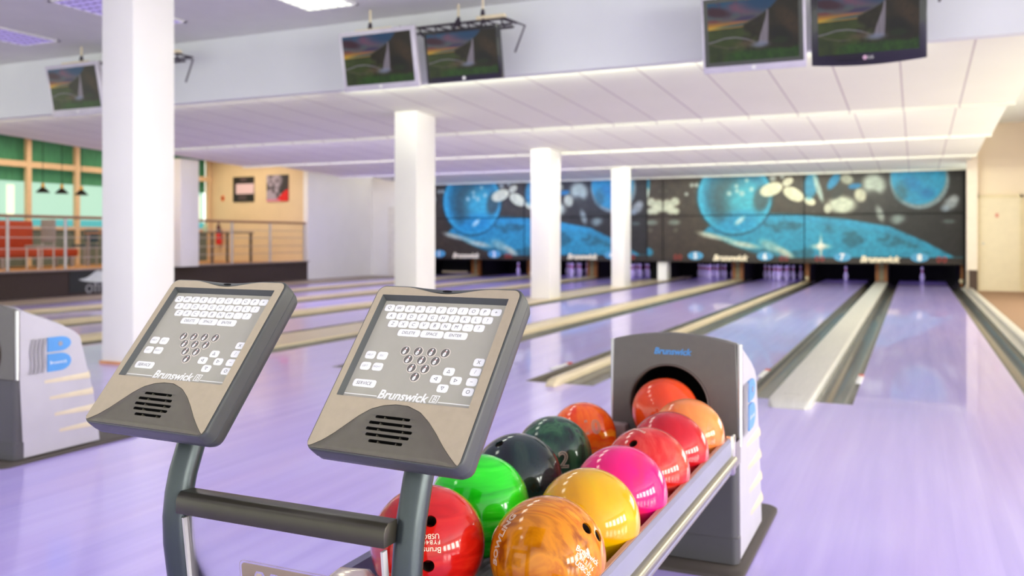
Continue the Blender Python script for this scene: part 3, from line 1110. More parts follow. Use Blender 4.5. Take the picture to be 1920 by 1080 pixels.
# ================================================================== SCREENS
def waterfall(X, Z, U, V):
    a = 1.72
    n = fbm(U * 9 * a, V * 9)
    n2 = fbm(U * 26 * a, V * 26)
    p = Paint(U, V, (0, 0, 0))
    w = sstep(0.5, 1.0, V)
    sky = np.stack([150 * (1 - w) + 30 * w, 105 * (1 - w) + 86 * w, 78 * (1 - w) + 118 * w], -1)
    p.c = sky
    p.ell(0.0, 0.56, 0.42, 0.09, 0, 0.6, (226, 140, 34), 0.95)
    p.ell(0.02, 0.575, 0.26, 0.03, 2, 0.6, (240, 190, 60), 0.8)
    p.mix(sstep(0.5, 0.62, n) * sstep(0.62, 0.8, V) * 0.55, (96, 62, 92))
    p.ell(0.1, 0.84, 0.16, 0.075, -18, 0.45, (70, 28, 44), 0.95)
    p.ell(0.05, 0.69, 0.09, 0.02, -6, 0.6, (140, 58, 52), 0.9)
    p.ell(0.42, 0.87, 0.2, 0.09, -12, 0.6, (150, 84, 104), 0.75)
    p.ell(0.62, 0.93, 0.2, 0.12, 0, 0.6, (24, 70, 108), 0.85)
    p.ell(0.42, 0.70, 0.12, 0.035, 10, 0.5, (66, 54, 92), 0.95)
    p.ell(0.33, 0.65, 0.1, 0.015, 4, 0.6, (210, 120, 70), 0.7)
    p.ell(0.3, 0.595, 0.2, 0.02, 4, 0.6, (30, 86, 104), 0.8)
    hor = 0.55 + 0.035 * U * 1.0
    ridge = np.interp(U, [0, 0.37, 0.40, 0.5, 0.6, 0.66, 0.70, 0.76, 0.80, 0.84, 1.0], [0.0, 0.0, 0.60, 0.67, 0.74, 0.81, 0.84, 0.93, 1.02, 1.1, 1.2]) + 0.02 * (n2 - 0.5)
    land = sstep(hor + 0.005, hor - 0.005, V)
    green = np.stack([34 + 44 * n, 46 + 44 * n, 16 + 14 * n], -1)
    m = land[..., None]
    p.c = p.c * (1 - m) + green * m
    hill = sstep(ridge + 0.006, ridge - 0.006, V) * (U > 0.36)
    cliff = np.stack([20 + 34 * n2, 16 + 24 * n2, 9 + 11 * n2], -1)
    m = hill[..., None]
    p.c = p.c * (1 - m) + cliff * m
    p.mix(hill * sstep(0.7, 0.45, U) * sstep(0.3, 0.75, n) * 0.85, (72, 88, 34))
    p.ell(0.90, 0.60, 0.09, 0.26, 25, 0.7, (96, 64, 36), 0.6)
    p.mix(hill * sstep(0.72, 0.85, U) * (n2 > 0.56) * 0.55, (34, 24, 14))
    p.ell(0.80, 0.38, 0.10, 0.16, 30, 0.5, (14, 11, 8), 0.9)
    p.ell(0.80, 0.29, 0.09, 0.06, 0, 0.4, (30, 44, 14), 0.9)
    p.ell(0.16, 0.30, 0.16, 0.06, 0, 0.3, (58, 72, 18), 0.8)
    # river
    yr = np.interp(U, [0, 0.08, 0.18, 0.3, 0.42, 0.52], [0.335, 0.355, 0.395, 0.40, 0.36, 0.30])
    p.mix(sstep(0.014, 0.004, np.abs(V - yr)) * (U < 0.52), (158, 146, 150))
    yr = np.interp(U, [0, 0.1, 0.22, 0.34], [0.33, 0.27, 0.225, 0.23])
    p.mix(sstep(0.012, 0.004, np.abs(V - yr)) * (U < 0.34) * 0.7, (128, 104, 96))
    p.ell(0.43, 0.28, 0.12, 0.05, 0, 0.7, (120, 92, 66), 0.6)
    # the fall
    hw = 0.010 + 0.042 * sstep(0.82, 0.25, V)
    xf = 0.668 - 0.055 * sstep(0.82, 0.2, V)
    fall = sstep(hw + 0.006, hw - 0.006, np.abs(U - xf)) * sstep(0.83, 0.80, V) * sstep(0.235, 0.27, V)
    st = 0.75 + 0.25 * vnoise(U * 150, V * 3)
    p.c = p.c * (1 - fall[..., None]) + (np.array([176, 158, 166]) * st[..., None]) * fall[..., None]
    p.ell(0.58, 0.25, 0.09, 0.05, 0, 0.7, (150, 152, 176), 0.8)
    fg = sstep(0.17 + 0.05 * U + 0.02 * np.sin(U * 20), 0.13, V + 0.04 * (n - 0.5)) * sstep(0.12, 0.35, U + 0.2 * (n - .5))
    gg = np.stack([18 + 40 * n2, 44 + 62 * n2, 8 + 14 * n2], -1)
    p.c = p.c * (1 - fg[..., None]) + gg * fg[..., None]
    return p.c * np.array([0.66, 0.68, 0.72])


M_SCREEN = attr_mat('lit_screen', emission=0.95, rough=0.3, spec=0.25)


def screen(label, x0, x1, z0, z1, frame, border, bez, chin, inner=0.0, logo=None, y=7.65, tilt=11.0, curve=0.0):
    """flat television hung with its top leaning towards the approach"""
    cx, w, h = (x0 + x1) / 2, x1 - x0, z1 - z0
    t = thing('television', label, 'television', (cx, y, z0), 'televisions under the ceiling', rot=(R(tilt), 0, 0))
    b = MB()
    n = 17
    lo = [(-w / 2 + w * k / (n - 1), -curve * math.sin(PI * k / (n - 1))) for k in range(n)]
    poly = lo + [(w / 2, h), (-w / 2, h)]
    b.prism(poly, 'y', 0.0, 0.05)
    b.build('casing', frame, t, local=True, bevel=0.006)
    MB().box(-w * 0.36, w * 0.36, 0.05, 0.10, h * 0.15, h * 0.85).build('back_cover', M_BEZEL, t, local=True, bevel=0.01)
    if inner:
        MB().box(-w / 2 + bez, w / 2 - bez, -0.004, 0.0, chin, h - bez).build('inner_bezel', border, t, local=True)
    ib = bez + inner
    g = grid_picture('screen_picture', M_SCREEN, -w / 2 + ib, w / 2 - ib, chin + inner, h - ib, -0.007, 200, 118, waterfall, None, 0.004)
    g.parent = t
    if logo == 'dot':
        d_ = MB().lathe([(0.0015, 0), (0.018, 0), (0.018, 0.004), (0.0015, 0.005)], n=14)
        d_.v = [(p[0], -p[2], p[1] + chin * 0.55) for p in d_.v]
        d_.build('maker_badge', M_PRINT, t, local=True)
    if logo == 'LG':
        d_ = MB().lathe([(0.0015, 0), (0.017, 0), (0.017, 0.003), (0.0015, 0.004)], n=14)
        d_.v = [(p[0] - 0.022, -p[2], p[1] + chin * 0.5) for p in d_.v]
        d_.build('maker_badge', mat('badge_pink', (210, 170, 190), 0.4), t, local=True)
        me = text_mesh('LG', 0.034)
        me.transform(Matrix.Translation((0.022, -0.002, chin * 0.5)) @ Matrix.Rotation(PI / 2, 4, 'X'))
        link('maker_badge', use_mats(me, [M_PRINT]), t, local=True)
    # bracket up to the rail
    for sx in (-0.15, 0.15):
        MB().tube([(sx, 0.08, h * 0.55), (sx, 0.10, h * 0.9), (sx, 0.245, (3.205 - z0) * 0.982 + 0.02)], 0.014, 8).build('hanging_arm', M_STEEL, t, local=True)
    return t


screen('silver framed television, left of the pair in the middle of the bulkhead', -5.40, -4.50, 2.60, 3.20, M_SILVER, M_BEZEL, 0.045, 0.06, 0.0, 'dot')
screen('black framed television, right of the pair in the middle of the bulkhead', -4.405, -3.585, 2.615, 3.12, M_BEZEL, M_BEZEL, 0.035, 0.055, 0.0, 'dot')
screen('silver television with black inner border, left of the pair top right', -1.665, -0.815, 2.50, 3.14, M_SILVER, M_BEZEL, 0.02, 0.055, 0.035, 'dot')
screen('black television with a bowed bottom edge, right of the pair top right', -0.775, 0.085, 2.50, 3.11, M_BEZEL, M_BEZEL, 0.055, 0.075, 0.0, 'LG', curve=0.025)
screen('silver framed television partly hidden by the big column on the left', -9.76, -8.86, 2.585, 3.21, M_SILVER, M_BEZEL, 0.045, 0.085, 0.0, 'dot')


def rail(label, x0, x1, rods, y=7.78, z=3.17):
    t = thing('ceiling_rail', label, 'hanging rail', ((x0 + x1) / 2, y, z), 'hanging rails for televisions')
    MB().tube([(x0, y, z + 0.05), (x1, y, z + 0.05)], 0.013, 8).build('top_chord', M_STEEL, t)
    MB().tube([(x0 + 0.9, y - 0.02, z - 0.05), (x1 + 0.1, y - 0.02, z - 0.05)], 0.013, 8).build('bottom_chord', M_STEEL, t)
    MB().tube([(x0 + 0.5, y + 0.16, z + 0.03), (x1, y + 0.16, z + 0.03)], 0.012, 8).build('rear_chord', M_STEEL, t)
    nb = 7
    for k in range(nb):
        xa = x0 + 0.55 + (x1 - x0 - 0.6) * k / (nb - 1)
        MB().tube([(xa, y, z + 0.05), (xa + 0.06, y - 0.02, z - 0.05)], 0.010, 6).build('web_bar', M_STEEL, t)
        MB().tube([(xa, y, z + 0.05), (xa + 0.1, y + 0.16, z + 0.03)], 0.009, 6).build('cross_bar', M_STEEL, t)
    MB().box(x0 - 0.02, x0 + 0.42, y - 0.03, y + 0.03, z + 0.055, z + 0.09).build('cream_end_bar', M_CREAMBAR, t)
    MB().box(x1 - 0.3, x1, y - 0.03, y + 0.03, z + 0.055, z + 0.09).build('cream_end_bar', M_CREAMBAR, t)
    for (rx, ry) in rods:
        MB().tube([(rx, ry, z + 0.05), (rx, ry, 3.46)], 0.011, 8).build('hanger_rod', M_CREAMBAR, t)
        MB().lathe([(0.002, 0), (0.03, 0), (0.03, 0.01), (0.014, 0.09), (0.002, 0.09)], (rx, ry, z + 0.07), 10).build('hanger_clamp', M_STEEL, t)
    MB().tube([(x1, y, z + 0.05), (x1 + 0.22, y - 0.02, z - 0.05), (x1 + 0.12, y - 0.03, z - 0.30)], 0.010, 6).build('end_arm', M_STEEL, t)
    return t


rail('dark steel lattice rail hanging over the middle pair of televisions', -5.32, -3.62, [(-5.17, 7.78), (-4.22, 7.95), (-3.86, 7.78)])
rail('dark steel lattice rail hanging by the big column on the left', -9.72, -7.80, [(-9.42, 7.78), (-8.0, 7.78)], z=3.19)
rail('dark steel lattice rail above the pair of televisions top right', -1.75, 0.05, [(-1.5, 7.78), (-0.2, 7.78)], z=3.25)

# ================================================================== CEILING LIGHTS
M_LIT = emit_mat('lit_louvre', (250, 255, 240), 11.0)
M_LITSOFT = emit_mat('soft_lit_louvre', (250, 255, 240), 1.3)
M_UV = emit_mat('uv_louvre', (166, 150, 216), 0.95)
M_LOUV = mat('white_louvre', (238, 237, 234), 0.4)


def ceiling_light(x, y0, y1, lit, label, group):
    t = thing('ceiling_light', label, 'ceiling light', (x, (y0 + y1) / 2, 3.40), group)
    w = 0.31
    fr = MB().box(x - w, x + w, y0, y0 + 0.03, 3.443, 3.46).box(x - w, x + w, y1 - 0.03, y1, 3.443, 3.46)
    fr.box(x - w, x - w + 0.03, y0, y1, 3.443, 3.46).box(x + w - 0.03, x + w, y0, y1, 3.443, 3.46)
    fr.build('frame', M_LOUV, t)
    MB().box(x - w + 0.03, x + w - 0.03, y0 + 0.03, y1 - 0.03, 3.452, 3.459).build('tube_tray', (M_LITSOFT if lit == 2 else M_LIT) if lit else M_UV, t)
    lv = MB()
    n = 6
    for k in range(1, n):
        xx = x - w + 2 * w * k / n
        lv.box(xx - 0.006, xx + 0.006, y0 + 0.03, y1 - 0.03, 3.444, 3.452)
    n = 10
    for k in range(1, n):
        yy = y0 + (y1 - y0) * k / n
        lv.box(x - w + 0.03, x + w - 0.03, yy - 0.006, yy + 0.006, 3.444, 3.452)
    lv.build('louvre_grid', M_LOUV if lit else mat('mauve_louvre', (150, 140, 176), 0.5), t)


ceiling_light(-5.45, 6.32, 7.52, 2, 'lit white louvre light in the ceiling above the left keypad', 'ceiling louvre lights')
ceiling_light(-9.66, 6.22, 7.42, False, 'purple glowing louvre light at the left edge of the ceiling', 'ceiling louvre lights')
ceiling_light(-7.57, 6.12, 7.34, False, 'purple glowing louvre light behind the top of the big column', 'ceiling louvre lights')
for (y, lab) in ((5.95, 'lit louvre light overhead, nearest the bulkhead in the overhead row'), (4.55, 'second lit louvre light of the overhead row'),
                 (3.15, 'third lit louvre light of the overhead row'), (1.75, 'fourth lit louvre light of the overhead row'),
                 (0.35, 'fifth lit louvre light of the overhead row'), (-1.05, 'last lit louvre light of the overhead row, behind the camera')):
    ceiling_light(-3.5, y - 0.31, y + 0.31, True, lab, 'overhead louvre lights')


# ================================================================== BALL RETURNS
def hood(label, xc, yf, group):
    """ball return hood: grey front with a round mouth, white sides"""
    t = thing('ball_return', label, 'ball return', (xc, yf, 0), group)
    hw = 0.212
    # side outline (y, z) relative to the front
    prof = [(0.02, 0.03), (0.0, 0.40), (0.0, 0.732), (0.012, 0.738), (0.06, 0.716), (0.13, 0.690), (0.22, 0.655), (0.30, 0.615), (0.335, 0.585),
            (0.375, 0.43), (0.385, 0.40), (0.41, 0.30), (0.43, 0.20), (0.455, 0.03)]

    def arch(u):
        return 0.022 * (1 - u * u)
    b = MB()
    n = 13
    cols = []
    for i in range(n):
        u = -1 + 2 * i / (n - 1)
        e = 0.006 if abs(u) > 0.99 else 0.0
        cols.append([(xc + hw * u, yf + 0.02 + p[0] * (1 - 0.0), (p[1] - e + (arch(u) if p[1] > 0.5 else 0))) for p in prof])
    # body: loft across x, open mouth face handled by the front plate
    b.loft(cols, True, True, smooth=False)
    me = None
    body = b.build('hood_body', M_HOODS, t)
    # mouth tunnel cut from the body
    cut = MB()
    cut.loft([[(xc - 0.017 + 0.137 * math.cos(a), yy, 0.523 + 0.137 * math.sin(a)) for a in [2 * PI * k / 48 for k in range(48)]] for yy in (yf - 0.1, yf + 0.30)])
    cm = bpy.data.meshes.new('cut')
    cm.from_pydata([tuple(p) for p in cut.v], [], cut.f)
    cm.materials.append(M_BLACK)
    bmm = bmesh.new()
    bmm.from_mesh(cm)
    bmesh.ops.recalc_face_normals(bmm, faces=bmm.faces)
    bmm.to_mesh(cm)
    bmm.free()
    cm.transform(Matrix.Translation(-t.location))
    body.data.materials.append(M_BLACK)
    body.data = boolean_cut(body.data, cm)
    # front plate with the mouth
    outer = [(xc - hw - 0.004, 0.40), (xc + hw + 0.004, 0.40)]
    for i in range(n):
        u = 1 - 2 * i / (n - 1)
        outer.append((xc + (hw + 0.004 - 0.010 * 1) * u, 0.738 + 0.027 * (1 - u * u)))
    hole = [(xc - 0.017 + 0.134 * math.cos(2 * PI * k / 64), 0.523 + 0.134 * math.sin(2 * PI * k / 64)) for k in range(64)]
    me = curve_plate([outer, hole], 0.014, 0.005)
    me.transform(Matrix.Translation((0, yf + 0.004, 0)) @ Matrix.Rotation(PI / 2, 4, 'X'))
    fp = link('front_plate', use_mats(me, [M_HOODF]), t)
    # thin raised outline of the inset panel
    rp = curve_plate([rrect(xc, 0.635, 0.315, 0.19, 0.025), [q for q in rrect(xc, 0.635, 0.311, 0.186, 0.023)]], 0.0008)
    # mouth rim
    rim = MB()
    rim.loft([[(xc - 0.017 + r_ * math.cos(a), yy, 0.523 + r_ * math.sin(a)) for a in [2 * PI * k / 64 for k in range(64)]]
              for (r_, yy) in ((0.136, yf - 0.011), (0.133, yf - 0.013), (0.130, yf - 0.008), (0.130, yf + 0.02), (0.136, yf + 0.02))], False, False)
    rim.build('mouth_rim', mat('mouth_rim_brown', (92, 78, 70), 0.5), fp)
    me = text_mesh('Brunswick', 0.03, shear=0.25, bold=0.001, width=0.128)
    me.transform(Matrix.Translation((xc - 0.002, yf - 0.0115, 0.703)) @ Matrix.Rotation(PI / 2, 4, 'X'))
    link('logo', use_mats(me, [M_BLUE]), fp)
    # corner strips
    for s in (-1, 1):
        MB().tube([(xc + s * (hw + 0.002), yf + 0.004, 0.405), (xc + s * (hw + 0.002), yf + 0.004, 0.735)], 0.010, 10).build('corner_strip', M_ALU, t)
    # pedestal front under the plate
    pd = MB()
    pd.loft([[(p[0], p[1], z) for p in rrect(xc, yf + 0.022, 2 * hw - 0.006 + 0.008 * k, 0.06 + 0.008 * k, 0.022)] for (z, k) in ((0.02, 1), (0.10, 1), (0.105, 0), (0.40, 0))])
    pd.build('pedestal', M_PED, t)
    # ribs stepping out of both sides
    for s in (-1, 1):
        for k, z in enumerate((0.385, 0.30, 0.215, 0.13)):
            x = xc + s * hw
            y1 = yf + 0.40 + 0.02 * k
            y0 = yf + 0.07 + 0.03 * k
            vs = [(x - s * 0.002, y0, z), (x + s * 0.006, y1, z - 0.012), (x + s * 0.006, y1 + 0.012, z - 0.012), (x - s * 0.002, y1 + 0.012, z + 0.01),
                  (x - s * 0.002, y0, z - 0.016), (x + s * 0.006, y1, z - 0.026), (x + s * 0.006, y1 + 0.012, z - 0.026), (x - s * 0.002, y1 + 0.012, z - 0.03)]
            rb = MB()
            rb.add(vs, [(0, 1, 2, 3), (4, 7, 6, 5), (0, 4, 5, 1), (1, 5, 6, 2), (2, 6, 7, 3), (3, 7, 4, 0)])
            rb.build('side_rib', M_RIB, t)
        # round letter emblem with four wavy stripes
        x = xc + s * (hw + 0.0025)
        em = MB()
        for (cy, cz, ry, rz) in ((0.235, 0.555, 0.062, 0.036), (0.232, 0.465, 0.066, 0.044)):
            ring = [(0.165, cz - rz), (0.165, cz + rz)] + [(cy + ry * math.sin(a), cz + rz * math.cos(a)) for a in [PI * k / 14 for k in range(15)]]
            em.loft([[(x - s * 0.003, yf + p[0], p[1]) for p in ring], [(x + s * 0.004, yf + p[0], p[1]) for p in ring]], smooth=False)
        eo = em.build('emblem', M_BLUE, t)
        st = MB()
        for k in range(4):
            y0 = 0.075 + 0.022 * k
            lft, rgt = [], []
            for q in range(9):
                z = 0.42 + 0.17 * q / 8
                sh = 0.006 * math.sin(q * 0.9) - 0.012 * (1 - q / 8) ** 2
                lft.append((x - s * 0.003 + s * 0.006, yf + y0 + sh, z))
                rgt.append((x - s * 0.003 + s * 0.006, yf + y0 + 0.016 + sh, z))
            for q in range(8):
                st.add([lft[q], rgt[q], rgt[q + 1], lft[q + 1]], [(0, 1, 2, 3)])
        st.build('emblem_stripes', M_LOGOGREY, eo)
        dsk = MB()
        dsk.loft([[(xx, yf + 0.235 + 0.012 * math.cos(a), 0.555 + 0.012 * math.sin(a)) for a in [2 * PI * k / 16 for k in range(16)]] for xx in (x, x + s * 0.006)])
        dsk.build('emblem_dot', M_LOGOGREY, eo)
        me = text_mesh('Brunswick', 0.025, width=0.095)
        me.transform(Matrix.Translation((x + s * 0.0055, yf + 0.225, 0.465)) @ Matrix.Rotation(s * PI / 2, 4, 'Z') @ Matrix.Rotation(PI / 2, 4, 'X'))
        link('emblem_lettering', use_mats(me, [M_PRINT]), eo)
    bp = MB()
    bp.loft([[(p[0], p[1], z) for p in rrect(xc, yf + 0.32, 2 * hw + k, 0.78 + k, 0.05)] for (z, k) in ((0, 0.055), (0.010, 0.055), (0.016, 0.04))])
    bp.build('base_plate', M_BASE, t)
    return t


HX, HY = -0.735, 2.925
ret = hood('grey ball return with a round mouth, between the keypads and lanes 7 and 8', HX, HY, 'ball returns')
hood('pale ball return with a blue letter emblem, cut off at the left edge', -4.115, 2.86, 'ball returns')


# rack of the nearer ball return
def rack_section(y):
    f_ = (y - 1.3) / 1.6
    xl = -0.84 - 0.10 * max(0, (f_ - 0.25)) / 0.75
    zl = 0.394 - 0.06 * max(0, (f_ - 0.25)) / 0.75
    zr = 0.384
    xr = -0.62
    ring = []

    def trough(cx, cz, a0, a1, n):
        for k in range(n + 1):
            a = R(a0 + (a1 - a0) * k / n)
            ring.append((cx + 0.112 * math.sin(a), y, cz + 0.112 - 0.112 * math.cos(a) - 0.003))
    ring.append((xl - 0.115, y, zl + 0.03))
    trough(xl, zl, -42, 42, 8)
    trough(xr, zr, -42, 42, 8)
    ring.append((xr + 0.105, y, zr + 0.05))
    ring.append((xr + 0.105, y, zr - 0.03))
    ring.append((xl - 0.115, y, zl - 0.03))
    return ring


b = MB()
b.loft([rack_section(y) for y in np.linspace(1.36, 2.915, 15)], smooth=False)
b.build('ball_rack', M_RACK, ret)
XR = -0.508


def rail_prof(y0, y1):
    b = MB()
    b.prism([(XR - 0.012, 0.375), (XR + 0.004, 0.375), (XR + 0.004, 0.470), (XR - 0.004, 0.476), (XR - 0.012, 0.470)], 'y', y0, y1)
    return b


rl = rail_prof(1.33, 2.70).build('side_rail', M_RAIL, ret)
hb = MB()
pts = []
for k in range(9):
    a = R(-90 + 180 * k / 8)
    pts.append((XR + 0.003 + 0.016 * math.cos(a), 0.408 + 0.017 * math.sin(a)))
hb.prism(pts, 'y', 1.33, 2.72, smooth=True)
hb.build('rub_strip', mat('olive_metal_strip', (150, 145, 128), 0.28, metal=0.7), rl)
MB().box(XR - 0.014, XR + 0.012, 2.70, 2.735, 0.365, 0.485).build('rail_end_cap', M_CHROME, rl, bevel=0.005)
MB().box(XR - 0.014, XR - 0.005, 1.33, 2.70, 0.468, 0.478).build('ball_reflection', mat('reflection_tan', (170, 130, 110), 0.4), rl)  # paints the balls' reflection along the rail's inner edge as a tan strip
# left rail and its chrome nose
lr = MB().box(-0.995, -0.975, 1.40, 1.75, 0.36, 0.455).box(-1.05, -1.03, 1.75, 2.9, 0.33, 0.40).build('left_rail', mat('slate_rail', (84, 80, 112), 0.35), ret)
ns = MB()
ns.tube([(-0.992, 1.345, 0.420), (-0.985, 1.350, 0.426), (-0.968, 1.360, 0.432), (-0.935, 1.368, 0.430), (-0.90, 1.360, 0.412), (-0.85, 1.33, 0.385)], [0.010, 0.026, 0.038, 0.042, 0.040, 0.032], 18)
ns.build('chrome_nose', mat('warm_satin_metal', (222, 208, 184), 0.24, metal=0.65), ret)
MB().tube([(-0.735, 1.55, 0.36), (-0.735, 1.55, 0.02)], 0.045, 16).build('rack_leg', M_PED, ret)
MB().lathe([(0.002, 0), (0.13, 0), (0.13, 0.012), (0.05, 0.025), (0.002, 0.025)], (-0.735, 1.55, 0), 24).build('leg_foot', M_BASE, ret)
MB().box(-0.955, -0.885, 2.86, 2.915, 0.375, 0.455).build('mouth_guide', mat('guide_taupe', (150, 132, 126), 0.4), ret, bevel=0.012)

# ================================================================== BOWLING BALLS
def ball_mat(name, cols, scale=6.0, distort=2.5, stretch=(1, 1, 1), rot=(0, 0, 0), rough=0.16, detail=6, specks=None, pos=None):
    m = bpy.data.materials.new(name)
    m.use_nodes = True
    nt = m.node_tree
    p = nt.nodes['Principled BSDF']
    p.inputs['Roughness'].default_value = rough
    p.inputs['Coat Weight'].default_value = 0.6
    p.inputs['Specular IOR Level'].default_value = 0.15
    p.inputs['Coat Roughness'].default_value = 0.05
    tc = nt.nodes.new('ShaderNodeTexCoord')
    mp = nt.nodes.new('ShaderNodeMapping')
    mp.inputs['Scale'].default_value = stretch
    mp.inputs['Rotation'].default_value = rot
    nt.links.new(tc.outputs['Object'], mp.inputs['Vector'])
    nz = nt.nodes.new('ShaderNodeTexNoise')
    nz.inputs['Scale'].default_value = scale
    nz.inputs['Detail'].default_value = detail
    nz.inputs['Distortion'].default_value = distort
    nt.links.new(mp.outputs['Vector'], nz.inputs['Vector'])
    cr = nt.nodes.new('ShaderNodeValToRGB')
    el = cr.color_ramp.elements
    n = len(cols)
    for i, c in enumerate(cols):
        t = pos[i] if pos else 0.30 + 0.40 * i / max(1, n - 1)
        e = el[i] if i < 2 else el.new(t)
        e.position = t
        e.color = L3(c)
    nt.links.new(nz.outputs['Fac'], cr.inputs['Fac'])
    out = cr.outputs['Color']
    if specks:
        vz = nt.nodes.new('ShaderNodeTexVoronoi')
        vz.inputs['Scale'].default_value = 38
        nt.links.new(tc.outputs['Object'], vz.inputs['Vector'])
        n2 = nt.nodes.new('ShaderNodeTexNoise')
        n2.inputs['Scale'].default_value = 9
        nt.links.new(tc.outputs['Object'], n2.inputs['Vector'])
        lt = nt.nodes.new('ShaderNodeMath')
        lt.operation = 'LESS_THAN'
        lt.inputs[1].default_value = 0.13
        nt.links.new(vz.outputs['Distance'], lt.inputs[0])
        gt = nt.nodes.new('ShaderNodeMath')
        gt.operation = 'GREATER_THAN'
        gt.inputs[1].default_value = 0.53
        nt.links.new(n2.outputs['Fac'], gt.inputs[0])
        ml = nt.nodes.new('ShaderNodeMath')
        ml.operation = 'MULTIPLY'
        nt.links.new(lt.outputs[0], ml.inputs[0])
        nt.links.new(gt.outputs[0], ml.inputs[1])
        m2 = nt.nodes.new('ShaderNodeMath')
        m2.operation = 'MULTIPLY'
        m2.inputs[1].default_value = 0.7
        nt.links.new(ml.outputs[0], m2.inputs[0])
        mx = nt.nodes.new('ShaderNodeMix')
        mx.data_type = 'RGBA'
        nt.links.new(m2.outputs[0], mx.inputs['Factor'])
        nt.links.new(out, mx.inputs['A'])
        mx.inputs['B'].default_value = L3(specks)
        out = mx.outputs['Result']
    nt.links.new(out, p.inputs['Base Color'])
    MATS[name] = m
    return m


BR = 0.108
M_ENGR = mat('cream_engraving', (244, 226, 196), 0.6)


def sphere_mesh():
    me = bpy.data.meshes.new('ball')
    bm = bmesh.new()
    bmesh.ops.create_uvsphere(bm, u_segments=72, v_segments=48, radius=BR)
    bm.to_mesh(me)
    bm.free()
    return me


def dir_of(px, py, c, r=BR):
    """unit direction from ball centre c to where the sight line at a target pixel meets it (fixed numbers of the photo's view)"""
    xc = (px - 960) / F_PX
    d_ = Vector((xc * CS - SN, xc * SN + CS, -(py - HORIZON) / F_PX)).normalized()
    o_ = Vector((0, 0, CAM_H)) - c
    b_ = o_.dot(d_)
    q = b_ * b_ - (o_.dot(o_) - r * r)
    t_ = -b_ - math.sqrt(max(q, 0))
    return (o_ + d_ * t_).normalized()


def wrap(me, D, up, off=0.0006):
    """bend a flat mesh onto the ball: D centre direction, up approximate text up"""
    D = Vector(D).normalized()
    B = (Vector(up) - D * Vector(up).dot(D)).normalized()
    T = B.cross(D)
    for v in me.vertices:
        x, y, z = v.co
        a = math.hypot(x, y) / BR
        k = math.sin(a) / (a * BR) if a > 1e-6 else 1 / BR
        n_ = D * math.cos(a) + (T * x + B * y) * k
        v.co = n_ * (BR + off + z * 0.5)
    return me


def ball(pos, m, label, holes=(), texts=()):
    c = Vector(pos)
    t = thing('bowling_ball', label, 'bowling ball', pos, 'bowling balls on the ball return')
    me = sphere_mesh()
    for D in holes:
        ct = MB()
        D = Vector(D).normalized()
        ct.tube([D * (BR - 0.045), D * (BR + 0.02)], 0.0110, 24)
        cm = bpy.data.meshes.new('cut')
        cm.from_pydata([tuple(p) for p in ct.v], [], ct.f)
        bm = bmesh.new()
        bm.from_mesh(cm)
        bmesh.ops.recalc_face_normals(bm, faces=bm.faces)
        bm.to_mesh(cm)
        bm.free()
        me = boolean_cut(me, cm)
    use_mats(me, [m])
    me.polygons.foreach_set('use_smooth', [True] * len(me.polygons))
    try:
        me.set_sharp_from_angle(angle=R(35))
    except Exception:
        pass
    link('ball_shell', me, t, local=True)
    for D in holes:
        D = Vector(D).normalized()
        ln = MB()
        prof = [(D * (BR - 0.044), 0.0105), (D * (BR - 0.004), 0.0105)]
        ln.tube([prof[0][0], prof[1][0]], 0.0107, 20, caps=False)
        ln.build('finger_hole', mat('hole_dark', (40, 26, 18), 0.6), t, local=True)
    for (tm, D, up, mm) in texts:
        link('engraving', use_mats(wrap(tm, D, up), [mm]), t, local=True)
    return t


RX = -0.62
RB = [(RX, 1.521 + 0.222 * i, 0.492) for i in range(6)]
UPV = Vector((0, 0, 1))

c0 = Vector(RB[0])
CAMV = Vector((0, 0, CAM_H))
SIDE = Vector((CS, SN, 0))


def rot_up(D, ang):
    """direction on the ball that reads as 'up', turned clockwise by ang as the camera sees it"""
    v = (CAMV - c0).normalized()
    s_ = v.cross(UPV) * -1
    s_ = UPV.cross(v).normalized()
    u_ = v.cross(s_).normalized()
    return u_ * math.cos(R(ang)) + s_ * math.sin(R(ang))


m_or = ball_mat('amber_pearl_ball', [(142, 70, 2), (216, 132, 8), (188, 100, 4), (234, 168, 38)], 6, 1.2, (0.7, 4.6, 1.5), (0.6, 0.75, 0.2), pos=[0.32, 0.46, 0.55, 0.68])
ball(RB[0], m_or, 'amber orange swirled bowling ball at the front of the right row', [dir_of(1101, 990, c0), dir_of(1122, 1004, c0)],
     [(text_mesh('Brunswick', 0.014, bold=0.0002), dir_of(1104, 1042, c0), rot_up(None, 35), M_ENGR),
      (text_mesh('FYR3196', 0.011, spacing=1.25), dir_of(1098, 1054, c0), rot_up(None, 40), M_ENGR),
      (text_mesh('USBC\u2606', 0.0125, bold=0.0002), dir_of(1095, 1066, c0), rot_up(None, 42), M_ENGR),
      (text_mesh('BOWLING', 0.021, outline=0.0006), dir_of(938, 1008, c0), rot_up(None, -68), M_ENGR),
      (text_mesh('Center', 0.018, outline=0.0006), dir_of(926, 998, c0), rot_up(None, -62), M_ENGR)])
m_ye = ball_mat('golden_yellow_ball', [(206, 142, 2), (220, 158, 4), (212, 168, 6), (224, 190, 14)], 5, 1.5, pos=[0.3, 0.45, 0.6, 0.75])
ball(RB[1], m_ye, 'golden yellow bowling ball, second from the front of the right row')
m_pk = ball_mat('hot_pink_ball', [(224, 4, 104), (232, 14, 116), (222, 34, 84), (214, 50, 76)], 4, 1.0, pos=[0.3, 0.5, 0.62, 0.8], specks=(110, 30, 70))
ball(RB[2], m_pk, 'hot pink bowling ball with dark scuffs, third in the right row')
m_r3 = ball_mat('red_swirl_ball', [(180, 10, 14), (200, 34, 28), (216, 78, 62), (186, 18, 18)], 6, 2.4)
c3 = Vector(RB[3])
